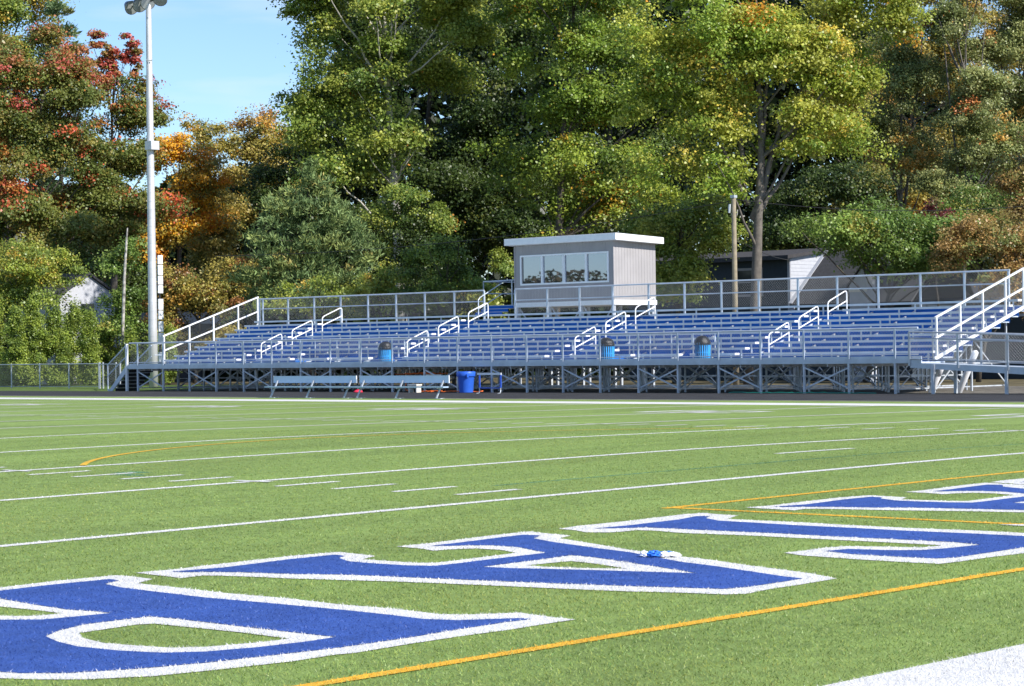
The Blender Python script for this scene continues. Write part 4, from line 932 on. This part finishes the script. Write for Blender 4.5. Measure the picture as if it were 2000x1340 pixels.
def tree(name, label, u, D, lobes, pal, cov=2.6, leaf=.19, cl=.85, trunk=.25, bark='bark_dark', limbs=14, group=None, lean=(0,0), cat='tree', top=None, fork=None, matn='leaf', **kw):
    b = at(u, D, z=-.06); t = thing(name, label, cat, b, group)
    P, Nn, C, cents = foliage(lobes, D, G[pal], leaf, cov, cl, **kw)
    V, C = leaf_quads(P, Nn, leaf*.64*rng.uniform(.5, 1.6, len(P)), C)
    quads_object('crown', V, C, matn, t)
    zt = np.percentile(cents[:,2], 88); cx = cents[:,:2].mean(0)
    tp = np.array([cx[0]+lean[0], cx[1]+lean[1], zt])
    m = MB(); tr = curve(b, tp, (rng.normal(0,.3), rng.normal(0,.3), 0), 10, .05)
    rad = trunk*(1-np.linspace(0,1,10)**1.1*.9); rad[0] *= 1.25
    m.tube(tr, rad, 10)
    if fork:
        for (u1,v1,u2,v2,r0,r1) in fork: m.tube(curve(at(u1,D,v1), at(u2,D,v2), (0,0,-.2), 8, .04), np.linspace(r0,r1,8), 8)
    ids = rng.choice(len(cents), min(limbs, len(cents)), replace=False)
    for i in ids:
        q = cents[i]; h = max(b[2]+1.0, q[2]-rng.uniform(.25,.6)*np.linalg.norm(q[:2]-tp[:2])-1.0)
        s = np.clip((h-b[2])/(zt-b[2]), .08, .97); p = tr[int(s*9)]
        L = np.linalg.norm(q-p); r0 = min(trunk*.4, .02+.011*L)
        m.tube(curve(p, q, (rng.normal(0,.2), rng.normal(0,.2), -.06*L), 7, .05), np.linspace(r0, .015, 7), 6, False)
    m.build('trunk', bark, t, True)
    return t
# far left: maples turning red over a dark base
kz = lambda u, D, v: at(u, D, v)[2]
tree('maple_tree', 'big broad maple with scattered red and orange leaves over a dark green base', 70, 140, [(20,190,100,130),(110,210,85,140),(60,360,120,150),(-40,330,110,170),(140,400,90,130),(60,500,110,90),(10,110,60,60),(128,105,32,50)], 'red', 2.7, .21, 1.0, .35, 'bark_grey', 40, topcol=TOPRED, topz=(kz(60,140,320),kz(60,140,60),.55), gap=.05)
sp = [(188,100,13,48),(212,120,11,40),(247,105,13,45),(225,135,12,45),(262,118,10,40),(205,150,22,45),(170,150,22,60)]
tree('maple_tree', 'maple with pointed scarlet top shoots just left of the floodlight pole', 225, 143, sp+[(190,75,9,34),(247,85,10,36),(216,105,9,30),(268,125,9,30),(235,190,50,55),(205,250,75,70),(285,215,36,55),(235,330,70,90),(190,420,75,110),(255,420,60,110),(300,265,28,45)], 'red', 2.7, .21, .9, .3, 'bark_grey', 34, topcol=TOPRED, topz=(kz(225,143,260),kz(225,143,130),.85), gap=.05)
tree('deciduous_tree', 'tall yellow green tree rising behind the broad red tinged maple', 20, 158, [(10,20,85,120),(60,-40,60,110),(-60,60,80,140),(20,160,90,110)], 'ygreen', 2.2, .24, 1.1, .35, 'bark_grey', 20)
tree('maple_tree', 'bright orange maple just right of the floodlight pole', 345, 150, [(345,318,50,46),(395,345,45,42),(318,305,32,36),(375,390,50,60),(330,430,60,70),(300,470,40,60),(400,370,30,40)], 'orange', 2.6, .23, 1.0, .25, 'bark_grey', 18, gap=.1)
tree('deciduous_tree', 'slim olive green tree with wispy top right of the orange maple', 440, 156, [(385,255,26,32),(412,270,30,40),(440,262,24,34),(420,340,55,70),(450,420,55,80),(400,450,45,80),(430,530,60,70)], 'olive', 1.7, .21, .8, .16, 'bark_grey', 26, gap=.3)
tree('deciduous_tree', 'olive tree with orange tinted rounded top left of the big sycamore', 515, 160, [(505,250,38,36),(540,265,32,36),(520,320,60,70),(480,390,60,90),(545,400,60,100)], 'olive', 2.3, .22, 1.0, .25, 'bark_grey', 20, topcol=[((.26,.13,.04),2),((.20,.14,.04),2)], topz=(kz(515,160,330),kz(515,160,230),.6), gap=.12)
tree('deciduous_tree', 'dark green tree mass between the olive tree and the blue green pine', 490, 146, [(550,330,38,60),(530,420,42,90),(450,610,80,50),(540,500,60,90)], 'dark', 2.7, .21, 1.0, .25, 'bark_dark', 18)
# the large green trees in the middle
tree('sycamore_tree', 'very large sycamore with pale bare limbs above the bushy pine', 790, 126, [(650,40,75,80),(700,-60,100,90),(640,150,60,60),(700,170,80,70),(610,230,52,55),(680,270,75,55),(790,150,110,90),(820,10,120,110),(770,-130,130,110),(590,190,38,35),(640,330,60,40),(900,90,90,110),(750,260,70,60),(625,80,42,55),(600,30,25,40)], 'syc', 2.4, .22, 1.05, .36, 'bark_pale', 34, gap=.05, inner=.5)
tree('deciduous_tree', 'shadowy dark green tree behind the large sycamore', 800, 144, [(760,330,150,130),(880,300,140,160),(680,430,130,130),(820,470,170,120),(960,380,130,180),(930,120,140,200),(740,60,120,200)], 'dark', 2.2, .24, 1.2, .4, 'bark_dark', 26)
tree('deciduous_tree', 'tall green tree with a pale forked limb behind the press box roof', 1080, 122, [(1020,50,70,80),(1090,130,95,80),(1050,-50,110,100),(1170,30,85,100),(1120,240,90,60),(1200,160,70,90),(1060,310,85,60),(1180,310,80,70),(1120,400,100,60),(1230,390,60,70),(1240,80,55,90)], 'maple', 2.3, .21, .95, .30, 'bark_dark', 26, gap=.10, inner=.5)
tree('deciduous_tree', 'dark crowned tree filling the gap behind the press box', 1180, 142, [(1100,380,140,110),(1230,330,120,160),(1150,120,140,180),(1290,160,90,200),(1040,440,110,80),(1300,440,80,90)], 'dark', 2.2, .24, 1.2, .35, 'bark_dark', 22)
tree('maple_tree', 'yellow green maple with a thick forked trunk right of the utility pole', 1466, 98, [(1300,110,80,80),(1390,60,100,90),(1480,-20,130,100),(1590,50,110,80),(1660,120,70,60),(1520,150,110,80),(1410,200,90,70),(1310,230,75,75),(1600,230,75,50),(1670,250,55,35),(1560,300,55,40),(1430,310,70,55),(1320,340,65,55),(1350,-60,120,80),(1680,0,80,70),(1260,180,45,60),(1690,170,40,40),(1740,20,60,60),(1560,90,110,90),(1440,120,90,80)], 'yellow', 2.1, .18, .85, .29, 'bark_grey', 12, gap=.03, inner=.4,
     fork=[(1470,430,1535,215,.18,.06),(1478,425,1560,290,.12,.03),(1462,400,1400,260,.14,.04),(1455,330,1420,120,.12,.03),(1485,360,1500,120,.14,.04)])
tree('deciduous_tree', 'leafy yellow green tree behind the right end of the press box', 1320, 104, [(1320,420,75,60),(1290,490,60,60),(1350,500,55,60),(1380,420,40,70),(1310,560,60,40)], 'ygreen', 2.4, .17, .75, .16, 'bark_dark', 16, gap=.1)
# right background
g5 = 'thin grey green trees at the right'
for i, (u, D, lb, lab, pl) in enumerate([
    (1760,132,[(1740,60,70,110),(1780,180,75,90),(1720,250,70,80),(1770,-60,80,100),(1800,320,80,70)],'tall thin grey green tree just right of the yellow green maple','grey'),
    (1880,128,[(1860,80,60,90),(1900,200,75,90),(1850,330,75,80),(1890,-10,55,60),(1920,300,60,80)],'tall thin grey green tree with bare slender upper twigs behind the rust brown shrub','grey'),
    (1990,130,[(1980,130,55,80),(2030,60,60,90),(1970,260,60,90),(1960,30,75,70),(1985,-30,60,60),(1930,90,60,60),(2020,350,70,90),(2040,200,60,100)],'tall thin grey green tree behind the orange leafed tree, partly out of view','grey')]):
    tree('slender_tree', lab, u, D, lb, pl, 2.3, .17, .75, .16, 'bark_grey', 24, group=g5, gap=.1, inner=.2,
         fork=[(u,430,u-40,60,.09,.03),(u+5,420,u+45,40,.09,.03)])
tree('deciduous_tree', 'dull orange and olive tree seen through the slender grey green trees', 1720, 158, [(1700,330,110,90),(1640,200,90,120),(1800,260,110,120),(1900,330,110,100),(1740,120,110,120),(1990,300,90,160),(1860,60,120,120),(1990,90,90,90),(1720,-30,120,90)], 'olive', 2.0, .24, 1.2, .3, 'bark_dark', 18, topcol=[((.30,.16,.04),2),((.16,.14,.05),3)], topz=(5,30,.5))
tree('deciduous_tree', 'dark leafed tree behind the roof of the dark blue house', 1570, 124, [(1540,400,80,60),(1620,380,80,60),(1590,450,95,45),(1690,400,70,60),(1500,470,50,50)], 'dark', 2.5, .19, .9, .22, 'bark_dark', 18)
tree('deciduous_tree', 'low spreading green tree hanging over the grey garage', 1690, 99, [(1620,440,60,28),(1700,450,90,48),(1770,500,70,45),(1655,486,30,18),(1790,440,70,55),(1730,505,60,26),(1810,515,50,26),(1850,470,60,50),(1680,498,46,20),(1622,474,26,12)], 'lowgreen', 2.3, .16, .7, .14, 'bark_dark', 22, gap=.12)
tree('dogwood_shrub', 'wine red shrub top among green leaves beside the rust brown shrub', 1828, 102, [(1830,408,24,18),(1822,458,26,20),(1850,430,14,14)], 'wine', 2.2, .15, .5, .07, 'bark_dark', 8, cat='shrub')
tree('rust_shrub', 'wide rust brown shrub behind the right end of the stand', 1910, 96, [(1900,480,60,50),(1960,470,60,55),(1870,520,45,40),(1930,540,80,40),(2010,500,60,60),(1990,560,60,40)], 'rust', 2.3, .14, .6, .1, 'bark_dark', 22, cat='shrub', gap=.12)
tree('maple_tree', 'rusty orange leafed tree just above the rust brown shrub', 1990, 112, [(1985,340,36,50),(2020,280,50,70),(1975,400,30,40),(2040,380,50,80)], 'rust', 2.2, .17, .7, .14, 'bark_dark', 14, gap=.15)
tree('deciduous_tree', 'green tree low behind the sloping white end rail and ramp', 1960, 118, [(1930,400,70,50),(1980,620,60,70),(1990,700,50,60),(2040,560,60,120),(1860,590,70,30)], 'lowgreen', 2.2, .17, .8, .14, 'bark_dark', 14)
# shrubs behind the stand
gS = 'shrubs behind the stand'
for (u, D, lb, pl, lab) in [
    (745,112,[(745,555,42,40),(720,585,40,30)],'ygreen','yellow green shrub directly right of the blue green pine'),
    (800,110,[(800,520,38,55),(820,570,50,35)],'hedge','upright fresh green shrub halfway between the pine and the press box'),
    (885,108,[(880,500,36,40),(900,550,50,45),(860,570,40,30)],'hedge','pointed fresh green shrub left of the landing by the press box'),
    (960,112,[(955,560,36,60),(985,520,20,40)],'ygreen','green shrub seen through the landing rails beside the press box'),
    (780,118,[(790,400,50,45),(840,430,45,50),(760,440,40,45),(830,490,40,40)],'syc','pale yellow green sapling branches low in front of the dark trees'),
    (795,117,[(795,470,44,60),(788,570,50,50)],'dark','added dark leafy bush covering the pale foot of the large sycamore'),  # added bush, its dark leaves keep the pale trunk from showing bright
    (660,108,[(650,580,70,26),(560,588,60,22)],'ygreen','yellowish low bush under the pine behind the left rear rail')]:
    tree('shrub', lab, u, D, lb, pl, 2.4, .15, .6, .07, 'bark_dark', 12, group=gS, cat='shrub', gap=.08)
# left foreground plants
tree('deciduous_tree', 'small yellow green tree spreading above the arborvitae hedge', 70, 130, [(40,510,70,55),(95,490,50,40),(-10,560,60,70),(50,570,60,50),(138,548,24,20),(165,600,20,24)], 'ygreen', 2.1, .17, .8, .14, 'bark_dark', 22, gap=.18)
tree('deciduous_tree', 'brownish green bush thicket right of the floodlight pole', 380, 128, [(340,560,45,60),(390,590,60,70),(350,640,60,60),(430,600,50,70),(470,560,50,50)], 'olive', 2.2, .17, .8, .12, 'bark_dark', 20, topcol=[((.20,.09,.03),2),((.12,.11,.03),3)], topz=(0,6,.6), cat='shrub')
tree('birch_tree', 'leaning birch with white bark left of the floodlight pole', 240, 127, [(235,520,36,50),(215,600,45,60),(262,600,34,60),(250,470,26,36)], 'lowgreen', 1.6, .17, .7, .03, 'bark_dark', 10, gap=.3)
bt = [o for o in COL.objects if o.name.startswith('birch_tree')][0]
m = MB(); m.tube([at(237,126,752), at(240,126,640), at(243,126,540), at(247,126,470), at(249,126,445)], [.10,.09,.08,.06,.03], 10)
m.build('white_trunk', 'bark_birch', bt, True)
tree('shrub', 'leafy bush hiding the foot of the white house behind the hedge', 165, 129, [(150,670,46,44),(205,660,28,46)], 'hedge', 2.2, .15, .6, .06, 'bark_dark', 8, group=gS, cat='shrub', gap=.08)
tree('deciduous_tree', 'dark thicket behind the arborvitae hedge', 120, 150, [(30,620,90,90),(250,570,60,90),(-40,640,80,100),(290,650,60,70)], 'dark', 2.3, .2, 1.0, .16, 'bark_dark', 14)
gA = 'arborvitae behind the chain link fence'
for i, (u, vt, hw, lab) in enumerate([(30,600,34,'pointed arborvitae shrub beside the one partly out of view'),(68,575,36,'tallest arborvitae shrub, second in the hedge behind the fence'),(108,600,34,'arborvitae shrub in the middle of the hedge behind the fence'),(176,608,26,'slim arborvitae below the white house, next to the short one'),(300,655,24,'small arborvitae at the foot of the floodlight pole'),(330,640,26,'arborvitae just right of the floodlight pole behind the left end rail'),(255,650,26,'arborvitae between the birch and the floodlight pole'),(142,590,32,'arborvitae in front of the white house, right of the middle one'),(-8,590,32,'arborvitae at the open end of the hedge, partly out of view'),(212,635,26,'short arborvitae just left of the leaning birch')]):
    lb = [(u, 757-(757-vt)*f, hw*.8*w, (757-vt)*.11) for f, w in ((.07,.95),(.18,1),(.30,1),(.42,.92),(.54,.78),(.66,.62),(.78,.45),(.88,.28),(.97,.12))]
    tree('arborvitae', lab, u, 122+i*.6, lb, 'arbor', 4.6, .12, .22, .06, 'bark_dark', 4, group=gA, cat='shrub', up=.7, flat=1.5, inner=.5)
# conifers
def conifer(name, label, u, D, vt, vb, hw, pal, n, tip=.36, rise=.12, group=None, droop=.0):
    k = FPX/D; b = at(u, D, z=-.06); zt = at(u, D, vt)[2]; zb = max(.6, at(u, D, vb)[2]); R = hw/k
    t = thing(name, label, 'tree', b, group); m = MB()
    m.tube(curve(b, [b[0],b[1],zt], (.1,.1,0), 8), np.linspace(.26,.02,8), 8)
    Ps, Ns, Cs = [], [], []; nb = n//330
    for i in range(nb):
        f = (i+rng.random())/nb; f = f**1.15; f = .5*f+.5*(np.floor(f*10+.5)/10); z = zb+(zt-zb)*f
        L = R*(1-f)**.56*rng.uniform(.5, 1.22)+.15; a = i*2.399+rng.normal(0,.25)
        d = np.array([math.cos(a), math.sin(a), 0]); q = np.array([b[0], b[1], z]); tipp = q+d*L+UPZ*(rise*L+.25*f*L-droop*L)
        c = curve(q, tipp, (0,0,-.10*L), 6); m.tube(c, np.linspace(.045,.01,6), 5, False)
        N = int(330*(L/R+.25)); s = rng.random(N)**.65; s = .22+.78*s
        ctr = q[None]*(1-s[:,None])+tipp[None]*s[:,None]-UPZ*(.2*L*s*(1-s))[:,None]
        side = np.cross(d, UPZ); w = (rng.normal(0,.23,N)*L*(.35+.65*s*(1.25-s)))
        P = ctr+side[None]*w[:,None]+rng.normal(0,.13,(N,3))*np.array([1,1,.8])
        ax = unit(d[None]*.8+side[None]*np.sign(w)[:,None]*.6+UPZ*.45+rng.normal(0,.35,(N,3)))
        Ps.append(P); Ns.append(ax); cc = pick(G[pal], 1)*rng.uniform(.85,1.2); Cs.append(np.clip((cc*.6+pick(G[pal], N)*.4)*2.15*rng.uniform(.75,1.3,(N,1)), 0, 1))
    P, A, C = np.vstack(Ps), np.vstack(Ns), np.vstack(Cs); N = len(P)
    s = tip*rng.uniform(.6,1.3,N)[:,None]; b2 = unit(np.cross(A, rng.normal(size=(N,3))))
    V = np.stack([P, P+A*s*.6+b2*s*.10, P+A*s, P+A*s*.6-b2*s*.10], 1)
    quads_object('crown', V, C, 'needle', t); m.build('trunk', 'bark_dark', t, True)
def layered_pine(name, label, u, D, lobes, pal, n_cov, tip):
    b = at(u, D, z=-.06); t = thing(name, label, 'tree', b)
    P, Nn, C, cents = foliage(lobes, D, G[pal], .2, n_cov, .55, up=.3, flat=.45, inner=.15, depth=1.6, bough=1.5)
    ax = unit((P-b)*np.array([1,1,0])*.12+UPZ*.55+rng.normal(0,.6,(len(P),3))); s_ = tip*rng.uniform(.6,1.35,len(P))[:,None]; w = unit(np.cross(ax, rng.normal(size=(len(P),3))))
    V = np.stack([P, P+ax*s_*.55+w*s_*.11, P+ax*s_, P+ax*s_*.55-w*s_*.11], 1)
    quads_object('crown', V, C, 'needle', t)
    m = MB(); zt = at(u, D, 322)[2]; m.tube(curve(b, [b[0],b[1],zt], (.15,.1,0), 9), np.linspace(.3,.03,9), 8)
    for i in rng.choice(len(cents), 46, replace=False):
        q = cents[i]; L = np.hypot(*(q[:2]-b[:2])); m.tube(curve([b[0],b[1],max(.8,q[2]-.1*L)], q, (0,0,-.08*L), 6), np.linspace(.05,.012,6), 5, False)
    m.build('trunk', 'bark_dark', t, True)
layered_pine('pine_tree', 'bushy blue green pine with layered boughs behind the rear rail', 605, 116, [(603,326,8,20),(602,345,16,20),(588,372,26,18),(628,368,26,18),(570,402,34,16),(618,404,36,16),(662,398,28,16),(545,432,34,14),(600,440,44,15),(655,436,40,16),(694,440,24,14),(530,466,38,13),(590,476,48,15),(650,472,44,15),(704,474,28,14),(512,502,38,13),(572,512,48,15),(636,508,48,15),(700,508,30,13),(508,540,40,13),(566,548,50,14),(634,546,50,14),(696,538,34,13),(530,574,52,13),(610,580,60,14),(684,570,40,13)], 'pine', 3.4, .27)
conifer('spruce_tree', 'narrow spruce tip poking above the red tinged maples', 122, 156, -25, 420, 62, 'pine', 22000, .36, -.05)
# far wood closing the view
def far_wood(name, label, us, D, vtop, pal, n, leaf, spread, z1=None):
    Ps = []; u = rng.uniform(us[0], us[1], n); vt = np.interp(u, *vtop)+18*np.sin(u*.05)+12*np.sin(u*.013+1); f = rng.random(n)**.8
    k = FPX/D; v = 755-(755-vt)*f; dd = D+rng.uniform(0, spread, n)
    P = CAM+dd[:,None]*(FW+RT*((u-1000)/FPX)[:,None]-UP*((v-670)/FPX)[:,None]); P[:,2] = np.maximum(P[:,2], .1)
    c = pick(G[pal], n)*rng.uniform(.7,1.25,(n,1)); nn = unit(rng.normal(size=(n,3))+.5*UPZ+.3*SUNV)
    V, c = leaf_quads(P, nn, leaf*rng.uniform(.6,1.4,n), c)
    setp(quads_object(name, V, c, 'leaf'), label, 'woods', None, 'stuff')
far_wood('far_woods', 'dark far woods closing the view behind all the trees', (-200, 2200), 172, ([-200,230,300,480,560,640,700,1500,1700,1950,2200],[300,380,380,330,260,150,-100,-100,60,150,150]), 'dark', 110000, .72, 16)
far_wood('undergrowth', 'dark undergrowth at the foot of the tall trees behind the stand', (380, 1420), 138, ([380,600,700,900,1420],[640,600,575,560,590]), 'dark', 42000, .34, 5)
# trees on the near side of the field, behind the photographer, mirrored in the press box panes
def opposite(n=60000):
    a = rng.uniform(-230, -100, n); h = 9.3+1.2*np.sin(a*.21)+1.0*np.sin(a*.53+2); z = rng.random(n)*np.maximum(3, h); y = rng.uniform(-72,-60,n)
    P = np.stack([a, y, z], 1); nn = unit(rng.normal(size=(n,3))+.4*UPZ+.3*SUNV); c = np.where((np.sin(a*.06)>.2)[:,None], pick(G['rust'], n), pick(G['lowgreen'], n))*rng.uniform(.7,1.2,(n,1))
    V, c = leaf_quads(P, nn, .55*rng.uniform(.6,1.4,n), c); setp(quads_object('opposite_woods', V, c, 'leaf'), 'line of autumn trees across the field mirrored in the press box panes', 'woods', None, 'stuff')
opposite()
